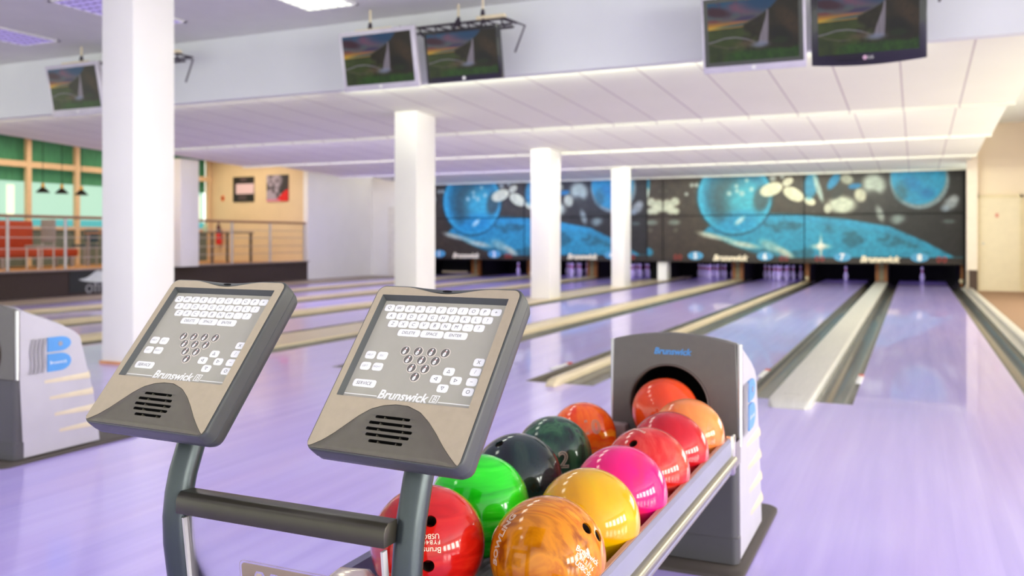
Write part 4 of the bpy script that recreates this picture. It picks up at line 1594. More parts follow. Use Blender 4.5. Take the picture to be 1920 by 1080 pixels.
ball(RB[3], m_r3, 'red and salmon swirled bowling ball, fourth in the right row', [dir_of(1187, 831, c3)],
     [(text_mesh('Brunswick', 0.013), dir_of(1198, 806, c3), UPV, M_ENGR)])
m_r4 = ball_mat('crimson_ball', [(178, 10, 24), (192, 22, 32), (208, 56, 50)], 5, 2.0)
ball(RB[4], m_r4, 'crimson bowling ball, fifth in the right row')
m_sa = ball_mat('peach_swirl_ball', [(206, 48, 22), (226, 120, 56), (234, 148, 76), (210, 60, 28)], 4.2, 1.4, pos=[0.32, 0.42, 0.6, 0.72])
ball(RB[5], m_sa, 'peach and orange bowling ball, just in front of the round mouth')
m_ho = ball_mat('orange_red_ball', [(206, 52, 12), (222, 70, 22), (212, 58, 16)], 4, 0.8)
ball((-0.745, 2.845, 0.515), m_ho, 'plain orange bowling ball emerging from the round mouth')
LB = [(-0.84, 1.46, 0.502), (-0.85, 1.696, 0.508), (-0.87, 1.942, 0.502), (-0.932, 2.33, 0.468), (-0.99, 2.74, 0.434)]
m_rd = ball_mat('scarlet_ball', [(164, 10, 6), (192, 18, 10), (208, 40, 24)], 9, 1.2, (0.8, 1, 4))
cr_ = Vector(LB[0])
ball(LB[0], m_rd, 'scarlet bowling ball behind the post, front of the left row', [dir_of(807, 977, cr_), dir_of(803, 1062, cr_)],
     [(text_mesh('Brunswick', 0.0145), dir_of(795, 1032, cr_), -UPV, M_ENGR),
      (text_mesh('FYB4097', 0.0105, spacing=1.2), dir_of(802, 1017, cr_), -UPV, M_ENGR),
      (text_mesh('USBC', 0.0125), dir_of(808, 1006, cr_), -UPV, M_ENGR)])
m_gr = ball_mat('neon_green_ball', [(2, 104, 6), (18, 186, 14), (36, 214, 26), (112, 230, 88)], 4, 1.0, (0.6, 0.7, 7), (0.2, 0.15, 0), pos=[0.33, 0.43, 0.56, 0.70])
ball(LB[1], m_gr, 'neon green striped bowling ball, second in the left row')
m_dk = ball_mat('dark_teal_ball', [(12, 20, 22), (16, 38, 36), (34, 52, 44), (14, 22, 26)], 6, 1.6)
c_dk = Vector(LB[2])
ball(LB[2], m_dk, 'blackish teal bowling ball, third in the left row', [dir_of(936, 832, c_dk)])
m_d2 = ball_mat('green_streak_ball', [(10, 20, 22), (26, 62, 44), (52, 94, 62), (12, 30, 34)], 5, 0.9, (3.6, 3.6, 0.6), (0, 0.25, 0))
c_d2 = Vector(LB[3])
ball(LB[3], m_d2, 'dark green streaked bowling ball engraved with a 2', [],
     [(text_mesh('2', 0.062, outline=0.0016), dir_of(1057, 862, c_d2), UPV, mat('tan_engraving', (176, 158, 132), 0.6))])
m_10 = ball_mat('orange_swirl_ball', [(222, 50, 8), (240, 104, 10), (220, 60, 14), (238, 146, 28)], 5, 2.2)
c_10 = Vector(LB[4])
ball(LB[4], m_10, 'orange swirled bowling ball engraved with a 10, last in the left row', [],
     [(text_mesh('10', 0.062, outline=0.0012), dir_of(1112, 800, c_10), UPV, mat('tan_engraving', (176, 158, 132), 0.6))])

# ================================================================== KEYPAD TERMINALS
mm = 0.001


def sc(loop):
    return [(p[0] * mm, p[1] * mm) for p in loop]


def rrect4(x0, x1, y0, y1, r, n=6):
    return rrect((x0 + x1) / 2, (y0 + y1) / 2, x1 - x0, y1 - y0, r, n)


def hump_y(x):
    return np.interp(x, [-134, -123, -108, -92, -77, -62, -45, -25, -4, 18, 43, 64, 83, 102, 118, 132, 138],
                     [-188, -183, -174, -160, -144, -128, -114.5, -106.8, -103.3, -103.6, -111.4, -125.2, -141.5, -159.6, -173, -183.5, -188])


def make_terminal(label, loc, rot):
    t = thing('keypad_terminal', label, 'keypad terminal', loc, 'keypad terminals', rot=rot)

    def put(name, me, mats, parent=t):
        return link(name, use_mats(me, mats), parent, local=True)

    X0, X1, Y0, Y1 = -137, 142, -190, 117

    def ring(ins, z, r=16, y0=0, dip=0.0):
        pts = rrect4(X0 + ins, X1 - ins, Y0 + ins + y0, Y1 - ins, max(4, r - ins), 6)
        out = []
        for (x, y) in pts:
            out.append((x, y, z))
        # finer top edge so that it can dip in the middle
        res = []
        n = len(out)
        for i in range(n):
            a, b2 = out[i], out[(i + 1) % n]
            res.append(a)
            if abs(a[1] - b2[1]) < 0.01 and abs(a[0] - b2[0]) > 60 and a[1] > 0:
                for k in range(1, 24):
                    f_ = k / 24
                    x = a[0] + (b2[0] - a[0]) * f_
                    d_ = dip * (0.5 + 0.5 * math.cos(PI * min(1, abs(x - 2) / 92)))
                    res.append((x, a[1] - d_, z))
        return [(p[0] * mm, p[1] * mm, p[2] * mm) for p in res]
    hs = MB()
    hs.loft([ring(9, -9.2, dip=6), ring(5.5, -9.2, dip=6), ring(4.5, -1.0, dip=9), ring(3.2, -0.6, dip=8), ring(1.2, -1.6, dip=6), ring(0.2, -4.5, dip=4), ring(0, -8, dip=3), ring(0, -24.2, dip=2), ring(1.2, -25.2, dip=2), ring(8, -25.2, dip=2)])
    hs.build('front_shell', M_SHELL, t, local=True)
    bs = MB()
    bs.loft([ring(8, -25.6), ring(1.6, -25.6), ring(0.8, -26.5), ring(1.2, -36, r=16), ring(4, -46, r=18, y0=3), ring(8, -50.5, r=20, y0=6), ring(14, -52.5, r=22, y0=8)])
    bs.build('back_shell', M_SHELLB, t, local=True)
    # face plate: a frame round the keypad, ending on the curve of the speaker hump
    ins = 4.2
    top = []
    xs = np.linspace(-84, 88, 31)
    outer = []
    outer += [(X0 + ins + 2, -184), ]
    rr = 13
    outer += [(X0 + ins, -180), (X0 + ins, Y1 - ins - rr)]
    for k in range(1, 7):
        a = R(180 - 90 * k / 6)
        outer.append((X0 + ins + rr + rr * math.cos(a), Y1 - ins - rr + rr * math.sin(a)))
    for x in xs:
        outer.append((x, Y1 - ins - 11.5 * (0.5 + 0.5 * math.cos(PI * (x - 2) / 86))))
    for k in range(0, 7):
        a = R(90 - 90 * k / 6)
        outer.append((X1 - ins - rr + rr * math.cos(a), Y1 - ins - rr + rr * math.sin(a)))
    outer += [(X1 - ins, -178), (X1 - ins - 2, -184)]
    for x in np.linspace(132, -127, 60):
        outer.append((x, float(hump_y(x)) + 0.8))
    hole = rrect4(-120.5, 120.5, -96.4, 96.4, 1.0, 2)
    me = curve_plate([sc(outer), sc(hole)], 4.65 * mm)
    me.transform(Matrix.Translation((0, 0, -4.65 * mm + 0.3 * mm)))
    me.materials.clear()
    me.materials.append(M_FACE)
    me.materials.append(M_SHELL)
    for p in me.polygons:
        p.material_index = 0 if p.normal.z > 0.8 else 1
    link('face_plate', me, t, local=True)
    # sensor slot in the scoop at the top
    b = MB()
    b.loft([[((3 + 9 * math.cos(a)) * mm, (Y1 - 10.2 + 1.8 * math.sin(a)) * mm, z * mm) for a in [2 * PI * k / 20 for k in range(20)]] for z in (-2.5, 0.1)])
    b.build('sensor_slot', M_BLACK, t, local=True)
    # keypad film
    b = MB().box(-0.1203, 0.1203, -0.0962, 0.0962, -9.15 * mm, -8.8 * mm)
    b.build('keypad_film', M_PANEL, t, local=True)
    ZK = -8.8
    rw = MB()
    o4 = [(-120.4, -96.3), (120.4, -96.3), (120.4, 96.3), (-120.4, 96.3)]
    i4 = [(-115.4, -94.5), (115.4, -94.5), (115.4, 89.8), (-115.4, 89.8)]
    for q in range(4):
        a, b2 = o4[q], o4[(q + 1) % 4]
        c, d = i4[(q + 1) % 4], i4[q]
        rw.add([(a[0] * mm, a[1] * mm, 0.1 * mm), (b2[0] * mm, b2[1] * mm, 0.1 * mm), (c[0] * mm, c[1] * mm, -8.75 * mm), (d[0] * mm, d[1] * mm, -8.75 * mm),
                (a[0] * mm, a[1] * mm, -8.79 * mm), (b2[0] * mm, b2[1] * mm, -8.79 * mm)], [(0, 1, 2, 3), (0, 3, 4), (1, 5, 2), (3, 2, 5, 4), (0, 4, 5, 1)])
    rw.build('recess_wall', M_SHELL, t, local=True)

    def key(x, y, w, h, txt, ts, bold=0.0, arrow=None, shear=0.12):
        # soft rubber cap with a rounded top
        x, y = x - 1.2, y + 1.1
        k = MB()
        r = 4.2
        k.loft([[(p[0] * mm, p[1] * mm, z * mm) for p in rrect(x, y, w - 2 * i, h - 2 * i, r - i * 0.5, 4)] for (z, i) in ((ZK, 0), (ZK + 0.7, 0), (ZK + 1.1, 0.35), (ZK + 1.3, 1.0))])
        ko = k.build('key', M_KEY, t, local=True)
        if arrow is not None:
            s = 3.4
            tri = [(0, s), (-s * 0.95, -s * 0.8), (s * 0.95, -s * 0.8)]
            inn = [(0, s * 0.55), (-s * 0.58, -s * 0.55), (s * 0.58, -s * 0.55)]
            a = R(arrow)
            ro = lambda q: (q[0] * math.cos(a) - q[1] * math.sin(a) + x, q[0] * math.sin(a) + q[1] * math.cos(a) + y)
            am = curve_plate([sc([ro(q) for q in tri]), sc([ro(q) for q in inn])], 0.06 * mm)
            am.transform(Matrix.Translation((0, 0, (ZK + 1.38) * mm)))
            put('legend', am, [M_INK], ko)
        else:
            tm = text_mesh(txt, ts * mm, shear=shear, bold=bold)
            tm.transform(Matrix.Translation((x * mm, y * mm, (ZK + 1.38) * mm)))
            put('legend', tm, [M_INK], ko)
    rows = [('QWERTYUIOP+', -100.5, 74.5), ('ASDFGHJKL!', -90.3, 59.0), ('ZXCVBNM.?', -79.8, 43.8)]
    for s, x0, y in rows:
        for i, ch in enumerate(s):
            key(x0 + 20.38 * i, y, 18.8, 13.2, ch, 8.6)
    for x, s in ((-41.6, 'DELETE'), (2.5, 'SPACE'), (46.5, 'ENTER')):
        key(x, 27.8, 42.5, 13.2, s, 7.6)
    for x, y, s in ((-96.6, -17.4, 'HELP'), (-73.1, -17.4, 'ESC'), (-96.6, -38, 'LEFT'), (-73.0, -38, 'RIGHT')):
        key(x, y, 19.0, 14.2, s, 5.0 if s != 'RIGHT' else 4.8, bold=-0.00006)
    key(-84.0, -68.9, 43.5, 13.6, 'SERVICE', 8.2)
    for x, y, a in ((59.8, -36.2, 0), (42.0, -50.5, 90), (77.8, -50.5, -90), (60.0, -65.4, 180)):
        key(x, y, 19.0, 13.6, '', 5, arrow=a)
    for y, s in ((-16.4, 'X'), (-33.2, '/'), (-50.4, '–'), (-67.4, 'O')):
        key(105.5, y, 18.6, 13.6, s, 8.8, shear=0.05)
    # pin buttons
    pins = [(-34.1, -5.2, '7'), (-9.5, -5.0, '8'), (15.4, -4.7, '9'), (40.6, -4.5, '0'), (-22, -20.2, '4'), (3.2, -20.2, '5'), (28.4, -20, '6'), (-9.2, -35.2, '2'), (15.7, -34.9, '3'), (3.6, -50.1, '1')]
    PP = [(0.3, -6.2), (1.3, -6.2), (2.1, -4.2), (2.25, -2.4), (1.7, -0.2), (1.05, 1.6), (0.85, 2.8), (1.1, 4.4), (1.0, 5.6), (0.3, 6.3)]
    for x, y, s in pins:
        x, y = x - 1.2, y + 1.1
        k = MB()
        k.loft([[((x + (8.9 - i) * math.cos(a)) * mm, (y + (8.9 - i) * math.sin(a)) * mm, z * mm) for a in [2 * PI * q / 28 for q in range(28)]] for (z, i) in ((ZK, 0), (ZK + 0.5, 0), (ZK + 0.75, 0.4))])
        ko = k.build('pin_button', M_RING, t, local=True)
        d_ = MB()
        d_.loft([[((x + 7.7 * math.cos(a)) * mm, (y + 7.7 * math.sin(a)) * mm, z * mm) for a in [2 * PI * q / 28 for q in range(28)]] for z in (ZK + 0.7, ZK + 0.84)])
        d_.build('button_face', M_PINDISC, ko, local=True)
        th = R(-14)
        rot = lambda u, v: ((x + u * math.cos(th) - v * math.sin(th)) * mm, (y + u * math.sin(th) + v * math.cos(th)) * mm)
        lp = [(u * 1.15, v) for u, v in PP] + [(-u * 1.15, v) for u, v in PP[::-1]]
        pm = curve_plate([[rot(u, v) for u, v in lp]], 0.06 * mm)
        pm.transform(Matrix.Translation((0, 0, (ZK + 0.92) * mm)))
        put('pin_icon', pm, [M_PRINT], ko)
        rb = MB()
        for v0 in (1.3, 2.3):
            q4 = [rot(u, v) for u, v in ((-1.3, v0), (1.3, v0), (1.2, v0 + 0.55), (-1.2, v0 + 0.55))]
            rb.add([(p[0], p[1], (ZK + 1.02) * mm) for p in q4], [(0, 1, 2, 3)])
        rb.build('red_stripe', M_REDINK, ko, local=True)
        nm = text_mesh(s, 4.4 * mm)
        nm.transform(Matrix.Translation((rot(0, -2.6)[0], rot(0, -2.6)[1], (ZK + 1.02) * mm)))
        put('numeral', nm, [M_INK], ko)
    # brand line
    lo = MB()
    zl = (ZK + 0.06) * mm
    lo.add([(-0.1148, -0.0882, zl), (-0.052, -0.0882, zl), (-0.052, -0.0868, zl), (-0.1148, -0.0868, zl)], [(0, 1, 2, 3)])
    lo.add([(0.0595, -0.0882, zl), (0.1148, -0.0882, zl), (0.1148, -0.0868, zl), (0.0595, -0.0868, zl)], [(0, 1, 2, 3)])
    tm = text_mesh('Brunswick', 16.5 * mm, shear=0.22, bold=0.45 * mm, width=92 * mm)
    tm.transform(Matrix.Translation((-4.5 * mm, -83.3 * mm, (ZK + 0.08) * mm)))
    lo.mesh(tm)
    fr_ = curve_plate([sc([(43.5, -89.5), (57.5, -89.5), (60.0, -76.5), (46.0, -76.5)]), sc([(45.2, -88.2), (56.4, -88.2), (58.4, -77.8), (47.2, -77.8)])], 0.05 * mm)
    fr_.transform(Matrix.Translation((0, 0, (ZK + 0.1) * mm)))
    lo.mesh(fr_)
    tm = text_mesh('B', 13.5 * mm, shear=0.2)
    tm.transform(Matrix.Translation((52.0 * mm, -83.0 * mm, (ZK + 0.1) * mm)))
    lo.mesh(tm)
    lo.build('brand_print', M_PRINT, t, local=True)
    # speaker hump
    NX, NY = 90, 26
    tv, bv = [], []
    for i in range(NX + 1):
        x = -134.0 + (139.0 + 134.0) * (0.5 - 0.5 * math.cos(PI * i / NX) if i in (0, NX) else i / NX)
        yt = float(hump_y(x))
        rc = 13.0
        xe = min(x + 134.6, 139.6 - x)
        yb = -187.6 + (rc - math.sqrt(max(0.0, rc * rc - (rc - xe) ** 2)) if xe < rc else 0.0)
        yt = max(yt, yb + 0.4)
        for j in range(NY + 1):
            f_ = j / NY
            y = yb + (yt - yb) * f_
            d_ = min(yt - y, 60.0)
            e = min(1.0, d_ / 26.0)
            hgt = 5.2 * math.sin(e * PI / 2) ** 1.0
            hgt *= min(1.0, (y - yb) / 7.0 + 0.35) if y - yb < 5 else 1.0
            ex = min(1.0, min(x + 134, 139 - x) / 18.0)
            tv.append((x * mm, y * mm, (0.15 + hgt * (0.25 + 0.75 * ex)) * mm))
            bv.append((x * mm, y * mm, -6.5 * mm))
    n1 = len(tv)
    fs = []
    w_ = NY + 1
    for i in range(NX):
        for j in range(NY):
            a = i * w_ + j
            fs.append((a, a + w_, a + w_ + 1, a + 1))
            fs.append((n1 + a, n1 + a + 1, n1 + a + w_ + 1, n1 + a + w_))
    for i in range(NX):
        a = i * w_
        fs.append((a, n1 + a, n1 + a + w_, a + w_))
        a = i * w_ + NY
        fs.append((a, a + w_, n1 + a + w_, n1 + a))
    for j in range(NY):
        fs.append((j, j + 1, n1 + j + 1, n1 + j))
        a = NX * w_ + j
        fs.append((a, n1 + a, n1 + a + 1, a + 1))
    hm = bpy.data.meshes.new('hump')
    hm.from_pydata(tv + bv, [], fs)
    bm = bmesh.new()
    bm.from_mesh(hm)
    bmesh.ops.recalc_face_normals(bm, faces=bm.faces)
    bm.to_mesh(hm)
    bm.free()
    slots = [(4.0, -127.6, 62), (4.2, -137.8, 76), (6.0, -147.6, 82), (7.0, -157.0, 77), (8.6, -166.8, 60)]
    cut = MB()
    for (x, y, w) in slots:
        # long tapering lips
        cut.loft([[((x + q[0]) * mm, (y + q[1]) * mm, z * mm) for q in rrect(0, 0, w + g, 4.9, 2.2, 3)] for (z, g) in ((-4.5, 0), (9.0, 0))])
    cm = bpy.data.meshes.new('cut')
    cm.from_pydata([tuple(p) for p in cut.v], [], cut.f)
    bm = bmesh.new()
    bm.from_mesh(cm)
    bmesh.ops.recalc_face_normals(bm, faces=bm.faces)
    bm.to_mesh(cm)
    bm.free()
    hm.materials.append(M_HUMP)
    cm.materials.append(M_BLACK)
    hm.materials.append(M_BLACK)
    hm2 = boolean_cut(hm, cm)
    hm2.polygons.foreach_set('use_smooth', [True] * len(hm2.polygons))
    try:
        hm2.set_sharp_from_angle(angle=R(30))
    except Exception:
        pass
    ho = link('speaker_panel', hm2, t, local=True)
    for (x, y, w) in slots:
        for fx in (-0.27, 0.27):
            xx = x + fx * w
            MB().box((xx - 0.6) * mm, (xx + 0.6) * mm, (y - 2.5) * mm, (y + 2.5) * mm, -4.4 * mm, 2.2 * mm).build('slot_rib', M_HUMP, ho, local=True)
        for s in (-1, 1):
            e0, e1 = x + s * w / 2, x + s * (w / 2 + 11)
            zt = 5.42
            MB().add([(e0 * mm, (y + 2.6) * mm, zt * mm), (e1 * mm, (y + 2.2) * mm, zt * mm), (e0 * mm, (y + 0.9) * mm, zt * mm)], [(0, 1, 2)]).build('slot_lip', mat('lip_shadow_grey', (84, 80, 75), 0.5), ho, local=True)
    return t


term = make_terminal('keypad terminal on the right hand post, in front of the coloured balls', (-0.700, 1.199, 0.911), (R(51), 0, R(-3.7)))
t2 = copy_tree(term)
t2.location = (-1.142, 1.178, 0.916)
t2.rotation_euler = (R(49.5), 0, R(-2.2))
t2['label'] = 'keypad terminal on the left hand post, in front of the big white column'

# ================================================================== STAND
st = thing('terminal_stand', 'dark grey stand of two curved posts, crossbar and clear panel carrying both keypads', 'stand', (-0.92, 1.15, 0))
for (x, pts) in ((-1.141, [(1.20, 0.80), (1.178, 0.755), (1.160, 0.715), (1.1455, 0.68), (1.137, 0.648), (1.132, 0.61), (1.1335, 0.567), (1.143, 0.503), (1.157, 0.42), (1.175, 0.30), (1.19, 0.16), (1.20, 0.02)]),
                 (-0.700, [(1.225, 0.80), (1.203, 0.75), (1.184, 0.704), (1.1665, 0.65), (1.158, 0.613), (1.1525, 0.57), (1.150, 0.52), (1.152, 0.46), (1.162, 0.38), (1.176, 0.28), (1.19, 0.16), (1.20, 0.02)])):
    b = MB()
    b.tube([(x, y, z) for (y, z) in pts], 0.0236, 24)
    b.build('post', M_POST, st)
    MB().lathe([(0.002, 0), (0.075, 0), (0.075, 0.010), (0.03, 0.022), (0.002, 0.022)], (x, 1.20, 0), 28).build('foot_plate', M_POST, st)
    e = MB()
    s = 1 if x < -0.9 else -1
    e.prism([(1.120, 0.612), (1.132, 0.612), (1.146, 0.50), (1.160, 0.40), (1.180, 0.25), (1.168, 0.25), (1.148, 0.40), (1.134, 0.50)], 'x', x + s * 0.022, x + s * 0.0265)
    e.build('panel_channel', mat('channel_grey', (196, 192, 190), 0.4), st)
b = MB()
cs = [(1.108, 0.622), (1.146, 0.622), (1.146, 0.657), (1.120, 0.657), (1.112, 0.652), (1.108, 0.644)]
cs = [(y - 0.0, z) for y, z in cs]
b.loft([[(x, y + d_, z + e_) for (y, z) in cs] for (x, d_, e_) in ((-1.121, 0, 0), (-1.02, -0.003, 0.001), (-0.92, -0.004, 0.0015), (-0.82, -0.003, 0.001), (-0.712, 0, 0))], smooth=False)
b.build('crossbar', M_BAR, st, bevel=0.002)
gm = bpy.data.materials.new('clear_acrylic')
gm.use_nodes = True
nt = gm.node_tree
for nd in list(nt.nodes):
    if nd.type != 'OUTPUT_MATERIAL':
        nt.nodes.remove(nd)
out = [nd for nd in nt.nodes if nd.type == 'OUTPUT_MATERIAL'][0]
tr = nt.nodes.new('ShaderNodeBsdfTransparent')
tr.inputs['Color'].default_value = (0.965, 0.97, 0.975, 1)
gl = nt.nodes.new('ShaderNodeBsdfGlossy')
gl.inputs['Roughness'].default_value = 0.03
fz = nt.nodes.new('ShaderNodeFresnel')
fz.inputs['IOR'].default_value = 1.3
mxs = nt.nodes.new('ShaderNodeMixShader')
nt.links.new(fz.outputs[0], mxs.inputs['Fac'])
nt.links.new(tr.outputs[0], mxs.inputs[1])
nt.links.new(gl.outputs[0], mxs.inputs[2])
nt.links.new(mxs.outputs[0], out.inputs['Surface'])
b = MB()
b.loft([[(x, y, z) for (y, z) in ((1.126, 0.625), (1.129, 0.625), (1.143, 0.50), (1.157, 0.40), (1.177, 0.25), (1.174, 0.25), (1.154, 0.40), (1.140, 0.50))] for x in (-1.115, -0.726)], smooth=False)
pn = b.build('clear_panel', gm, st)
# printed badge on the panel
M_TAUPE = mat('taupe_print', (186, 168, 150), 0.6)
loops = [rrect(-0.90, 0.505, 0.205, 0.094, 0.008)]
ltr = []
for k in range(6):
    x0 = -0.988 + 0.0295 * k
    sh = 0.012
    ltr.append([(x0, 0.470), (x0 + 0.021, 0.470), (x0 + 0.021 + sh, 0.535), (x0 + 0.017 + sh, 0.541), (x0 + 0.004 + sh, 0.541), (x0 + sh, 0.535)])
me = curve_plate(loops + ltr, 0.0003)
me.transform(Matrix.Translation((0, 1.1335, 0)) @ Matrix.Rotation(PI / 2, 4, 'X'))
me.transform(Matrix.Translation((0, 0, 0)))
for v in me.vertices:
    v.co.y = 1.1405 - (v.co.z - 0.50) * 0.115 - 0.0025
link('panel_badge', use_mats(me, [M_TAUPE]), pn)
ib = MB()
for lp in ltr:
    cx_ = sum(p[0] for p in lp) / 6
    cz_ = sum(p[1] for p in lp) / 6
    q = [(cx_ + (p[0] - cx_) * 0.72, cz_ + (p[1] - cz_) * 0.88) for p in lp]
    ib.add([(p[0], 1.1405 - (p[1] - 0.50) * 0.115 - 0.0028, p[1]) for p in q], [tuple(range(6))])
ib.build('badge_letters', M_TAUPE, pn)
me = curve_plate([rrect(-0.90, 0.505, 0.213, 0.102, 0.010), rrect(-0.90, 0.505, 0.2115, 0.1005, 0.0095)], 0.0002)
me.transform(Matrix.Rotation(PI / 2, 4, 'X'))
for v in me.vertices:
    v.co.y = 1.1405 - (v.co.z - 0.50) * 0.115 - 0.0025
link('badge_outline', use_mats(me, [M_TAUPE]), pn)

# ================================================================== RESTAURANT
# railing
t = thing('railing', 'steel railing with a brown handrail along the raised floor', 'railing', (-14.62, 12.0, 0.5))
MB().tube([(-14.62, 8.6, 1.485), (-14.62, 18.96, 1.485)], 0.030, 10).build('handrail', M_HAND, t)
for y in (9.4, 10.55, 11.72, 12.9, 13.9, 15.05, 16.2, 17.55, 18.9):
    MB().tube([(-14.62, y, 0.50), (-14.62, y, 1.47)], 0.028, 10).build('railing_post', M_STEELPOST, t)
for z in (0.72, 0.90, 1.10, 1.28):
    MB().tube([(-14.62, 8.6, z), (-14.62, 18.96, z)], 0.007, 6).build('railing_wire', M_STEELPOST, t)
# plinth sign
t = thing('plinth_sign', 'black sign with a white hat shaped logo on the dark plinth', 'sign', (-14.55, 12.2, 0.03))
MB().box(-14.56, -14.545, 11.75, 13.2, 0.05, 0.47).build('sign_board', mat('sign_black', (38, 40, 40), 0.6), t)
hat = []
for k in range(33):
    u = k / 32
    y = 11.95 + 1.05 * u
    hat.append((y, 0.30 + 0.03 * math.sin(PI * u) + 0.135 * math.exp(-((u - 0.42) / 0.17) ** 2)))
for k in range(33):
    u = 1 - k / 32
    y = 11.95 + 1.05 * u
    hat.append((y, 0.30 - 0.075 * math.sin(PI * u) ** 0.7))
MB().prism(hat, 'x', -14.545, -14.535).build('hat_emblem', mat('sign_white', (214, 220, 216), 0.6), t)
me = text_mesh('ofitos', 0.2, width=0.8)
me.transform(Matrix.Translation((-14.54, 12.5, 0.155)) @ Matrix.Rotation(PI / 2, 4, 'Z') @ Matrix.Rotation(PI / 2, 4, 'X'))
link('lettering', use_mats(me, [mat('sign_grey', (160, 160, 158), 0.6)]), t)
# pictures on the ochre wall
def art_a(X, Z, U, V):
    p = Paint(U, V, (30, 24, 24))
    p.mix((np.abs(V - 0.52) < 0.2) * (U > 0.15) * 1.0, (226, 196, 204))
    p.mix((np.abs(V - 0.90) < 0.06) * (np.abs(U - 0.5) < 0.15) * 0.5, (150, 120, 130))
    p.mix((np.abs(V - 0.18) < 0.10) * (np.abs(U - 0.45) < 0.2) * 0.4, (140, 110, 120))
    return p.c


def art_b(X, Z, U, V):
    p = Paint(U, V, (46, 40, 46))
    n = fbm(U * 6, V * 8)
    p.mix(sstep(0.75, 0.45, U + 0.5 * (n - 0.5)) * 0.9, (176, 164, 184))
    p.mix(sstep(0.5, 0.6, n) * 0.7, (50, 44, 50))
    p.ell(0.62, 0.80, 0.12, 0.16, 0, 0.5, (150, 140, 156), 0.8)
    p.mix(sstep(0.02, -0.02, V - 0.05 - 0.4 * sstep(0.35, 1, U)) * (U > 0.4), (214, 18, 24))
    p.mix(sstep(0.10, 0.05, V) * (U < 0.62), (214, 130, 156))
    return p.c


M_ART = attr_mat('poster_print', rough=0.5)
for (nm, x0, x1, z0, z1, fn, lab) in (('wall_poster', -17.08, -16.36, 2.09, 2.77, art_a, 'black poster with a pale band on the ochre wall'),
                                      ('wall_poster', -15.92, -15.20, 2.08, 2.79, art_b, 'grey poster with a red corner on the ochre wall')):
    g = grid_picture(nm, M_ART, x0, x1, z0, z1, 18.97, 60, 60, fn, None, 0.028)
    tag(g, lab, 'poster', 'posters on the ochre wall')
b = MB()
b.box(-17.53, -17.41, 18.985, 19.0, 2.17, 2.23).box(-17.50, -17.44, 18.985, 19.0, 2.12, 2.28)
tag(b.build('wall_sign', mat('orange_sign', (230, 96, 30), 0.5)), 'small orange sign on the ochre wall left of the posters', 'sign')
# red extinguishers
def extinguisher(x, y, z, label):
    t = thing('fire_extinguisher', label, 'fire extinguisher', (x, y, z), 'fire extinguishers')
    MB().lathe([(0.002, 0), (0.075, 0), (0.08, 0.02), (0.08, 0.34), (0.06, 0.40), (0.025, 0.43), (0.002, 0.43)], (x, y, z), 18).build('cylinder', M_RED, t)
    MB().lathe([(0.002, 0), (0.025, 0), (0.03, 0.06), (0.002, 0.07)], (x, y, z + 0.425), 12).build('valve', M_BLACK, t)
    MB().tube([(x + 0.02, y, z + 0.46), (x + 0.10, y - 0.02, z + 0.40), (x + 0.10, y - 0.03, z + 0.15)], 0.012, 8).build('hose', M_BLACK, t)


extinguisher(-17.5, 18.88, 0.92, 'red fire extinguisher on the ochre wall seen through the railing')
extinguisher(-17.75, 18.2, 0.47, 'small red fire extinguisher low beside the column behind the railing')


def table(x, y, lx, ly, label, top=M_HAND, h=0.75, legm=M_STEELPOST):
    t = thing('restaurant_table', label, 'table', (x, y, 0.47), 'restaurant tables')
    MB().box(x - lx / 2, x + lx / 2, y - ly / 2, y + ly / 2, 0.47 + h - 0.035, 0.47 + h).build('table_top', top, t, bevel=0.005)
    for sx in (-1, 1):
        for sy in (-1, 1):
            MB().box(x + sx * (lx / 2 - 0.06) - 0.025, x + sx * (lx / 2 - 0.06) + 0.025, y + sy * (ly / 2 - 0.06) - 0.025, y + sy * (ly / 2 - 0.06) + 0.025, 0.47, 0.47 + h - 0.035).build('leg', legm, t)


table(-16.35, 14.5, 0.8, 1.2, 'tan topped table with grey legs right of the rust red booth', mat('tan_top', (176, 128, 98), 0.5))
table(-16.35, 15.9, 0.8, 0.9, 'tan topped table close to the big white column', mat('tan_top', (176, 128, 98), 0.5))
table(-16.0, 17.3, 0.9, 1.5, 'dark legged table under the posters behind the railing', mat('grey_top', (120, 110, 104), 0.5), 0.78, mat('dark_legs', (96, 88, 84), 0.5))
# booth
t = thing('booth_bench', 'rust red booth bench with a tall back on the raised floor', 'bench', (-16.9, 12.9, 0.47))
MB().box(-17.35, -17.2, 11.6, 13.0, 0.85, 1.46).build('backrest', M_RUST, t, bevel=0.03)
MB().box(-17.25, -16.55, 11.6, 13.6, 0.70, 0.86).build('seat', M_RUST, t, bevel=0.03)
for (x, y) in ((-17.15, 11.9), (-16.65, 11.9), (-17.15, 13.5), (-16.65, 13.5), (-16.65, 12.7)):
    MB().box(x - 0.03, x + 0.03, y - 0.03, y + 0.03, 0.47, 0.70).build('leg', M_STEELPOST, t)


def chair(x, y, m, label, h=1.0):
    t = thing('restaurant_chair', label, 'chair', (x, y, 0.47), 'restaurant chairs')
    MB().box(x - 0.2, x + 0.2, y - 0.2, y + 0.2, 0.90, 0.95).build('seat', m, t, bevel=0.01)
    MB().box(x - 0.2, x + 0.2, y + 0.16, y + 0.2, 1.0, 0.47 + h).build('backrest', m, t, bevel=0.01)
    for sx in (-1, 1):
        for sy in (-1, 1):
            MB().tube([(x + sx * 0.17, y + sy * 0.17, 0.47), (x + sx * 0.17, y + sy * 0.17, 0.95)], 0.015, 8).build('leg', M_STEELPOST, t)
        MB().tube([(x + sx * 0.17, y + 0.18, 0.92), (x + sx * 0.17, y + 0.18, 1.05)], 0.012, 8).build('back_post', M_STEELPOST, t)


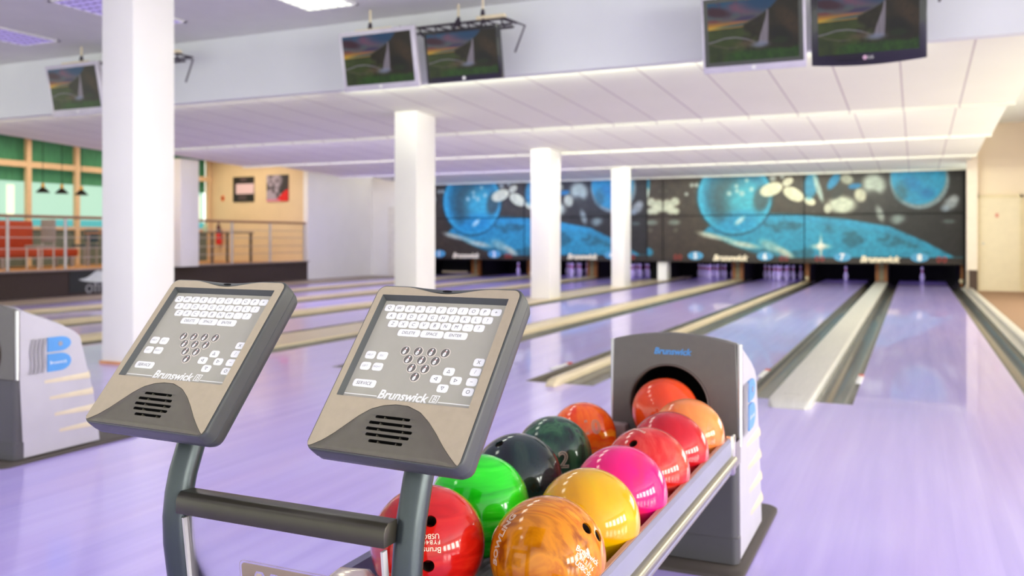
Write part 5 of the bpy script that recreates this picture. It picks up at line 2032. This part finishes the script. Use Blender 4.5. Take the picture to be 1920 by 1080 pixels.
chair(-16.0, 12.25, mat('grey_chair', (150, 140, 140), 0.6), 'grey high backed chair in front of the rust red booth', 1.0)
chair(-17.2, 14.3, mat('blue_grey_chair', (62, 84, 100), 0.6), 'dark blue chair behind the tan table near the booth', 0.82)
chair(-17.2, 15.3, mat('blue_grey_chair', (62, 84, 100), 0.6), 'dark blue chair beside the big white column', 0.82)
# table lamp, plant-like thing and bottles
t = thing('globe_lamp', 'white globe lamp standing on the table by the big white column', 'lamp', (-16.55, 14.45, 1.22))
MB().lathe([(0.002, 0), (0.07, 0), (0.07, 0.015), (0.02, 0.03), (0.015, 0.08), (0.002, 0.08)], (-16.55, 14.45, 1.22), 14).build('lamp_base', M_STEELPOST, t)
MB().lathe([(0.002, -0.11), (0.06, -0.095), (0.10, -0.04), (0.11, 0), (0.10, 0.04), (0.06, 0.095), (0.002, 0.11)], (-16.55, 14.45, 1.40), 18).build('globe', emit_mat('globe_glow', (255, 255, 250), 1.2), t)
t = thing('table_plant', 'dark brown dried plant in a pot beside the globe lamp', 'plant', (-16.45, 14.75, 1.22))
MB().lathe([(0.002, 0), (0.06, 0), (0.08, 0.09), (0.002, 0.09)], (-16.45, 14.75, 1.22), 12).build('pot', M_HAND, t)
pl = MB()
for k in range(26):
    a = 2 * PI * k / 26
    r_ = 0.05 + 0.10 * random.random()
    pl.tube([(-16.45, 14.75, 1.30), (-16.45 + r_ * 0.6 * math.cos(a), 14.75 + r_ * 0.6 * math.sin(a), 1.38), (-16.45 + r_ * math.cos(a), 14.75 + r_ * math.sin(a), 1.42 + 0.06 * random.random())], [0.012, 0.022, 0.006], 5)
pl.build('foliage', mat('dried_leaf', (92, 76, 66), 0.8), t)
BOT = [(0.002, 0), (0.035, 0), (0.036, 0.12), (0.03, 0.16), (0.014, 0.20), (0.014, 0.25), (0.002, 0.25)]
for (x, y, m, lab) in ((-16.15, 16.95, mat('pale_green_glass', (176, 196, 160), 0.2), 'pale green bottle on the dark legged table'),
                       (-16.0, 17.25, mat('dark_red_glass', (84, 40, 40), 0.2), 'dark red bottle on the dark legged table')):
    t = thing('bottle', lab, 'bottle', (x, y, 1.25), 'bottles on the table')
    MB().lathe([(r_ * 1.5, z) for r_, z in BOT[:5]] + [(0.002, 0.20)], (x, y, 1.25), 12).build('bottle_body', m, t)
    MB().lathe([(0.002, 0.19), (0.02, 0.19), (0.018, 0.26), (0.002, 0.26)], (x, y, 1.25), 10).build('bottle_neck', m, t)


def pendant(x, y, z, label):
    t = thing('pendant_lamp', label, 'pendant lamp', (x, y, z), 'pendant lamps by the green window')
    MB().lathe([(0.14, 0), (0.135, 0.012), (0.05, 0.10), (0.03, 0.12), (0.028, 0.118), (0.125, 0.004)], (x, y, z), 20).build('lamp_shade', M_BLACK, t)
    MB().lathe([(0.002, 0.11), (0.035, 0.11), (0.03, 0.20), (0.002, 0.21)], (x, y, z), 12).build('lamp_cap', mat('brass', (196, 150, 60), 0.35, metal=0.6), t)
    MB().tube([(x, y, z + 0.2), (x, y, 3.5)], 0.006, 6).build('cord', M_BLACK, t)


pendant(-16.9, 13.0, 2.06, 'dark conical pendant lamp, leftmost of three by the green window')
pendant(-16.9, 13.46, 2.06, 'dark conical pendant lamp, middle of three by the green window')
pendant(-16.9, 13.96, 2.05, 'dark conical pendant lamp half behind the window mullion')
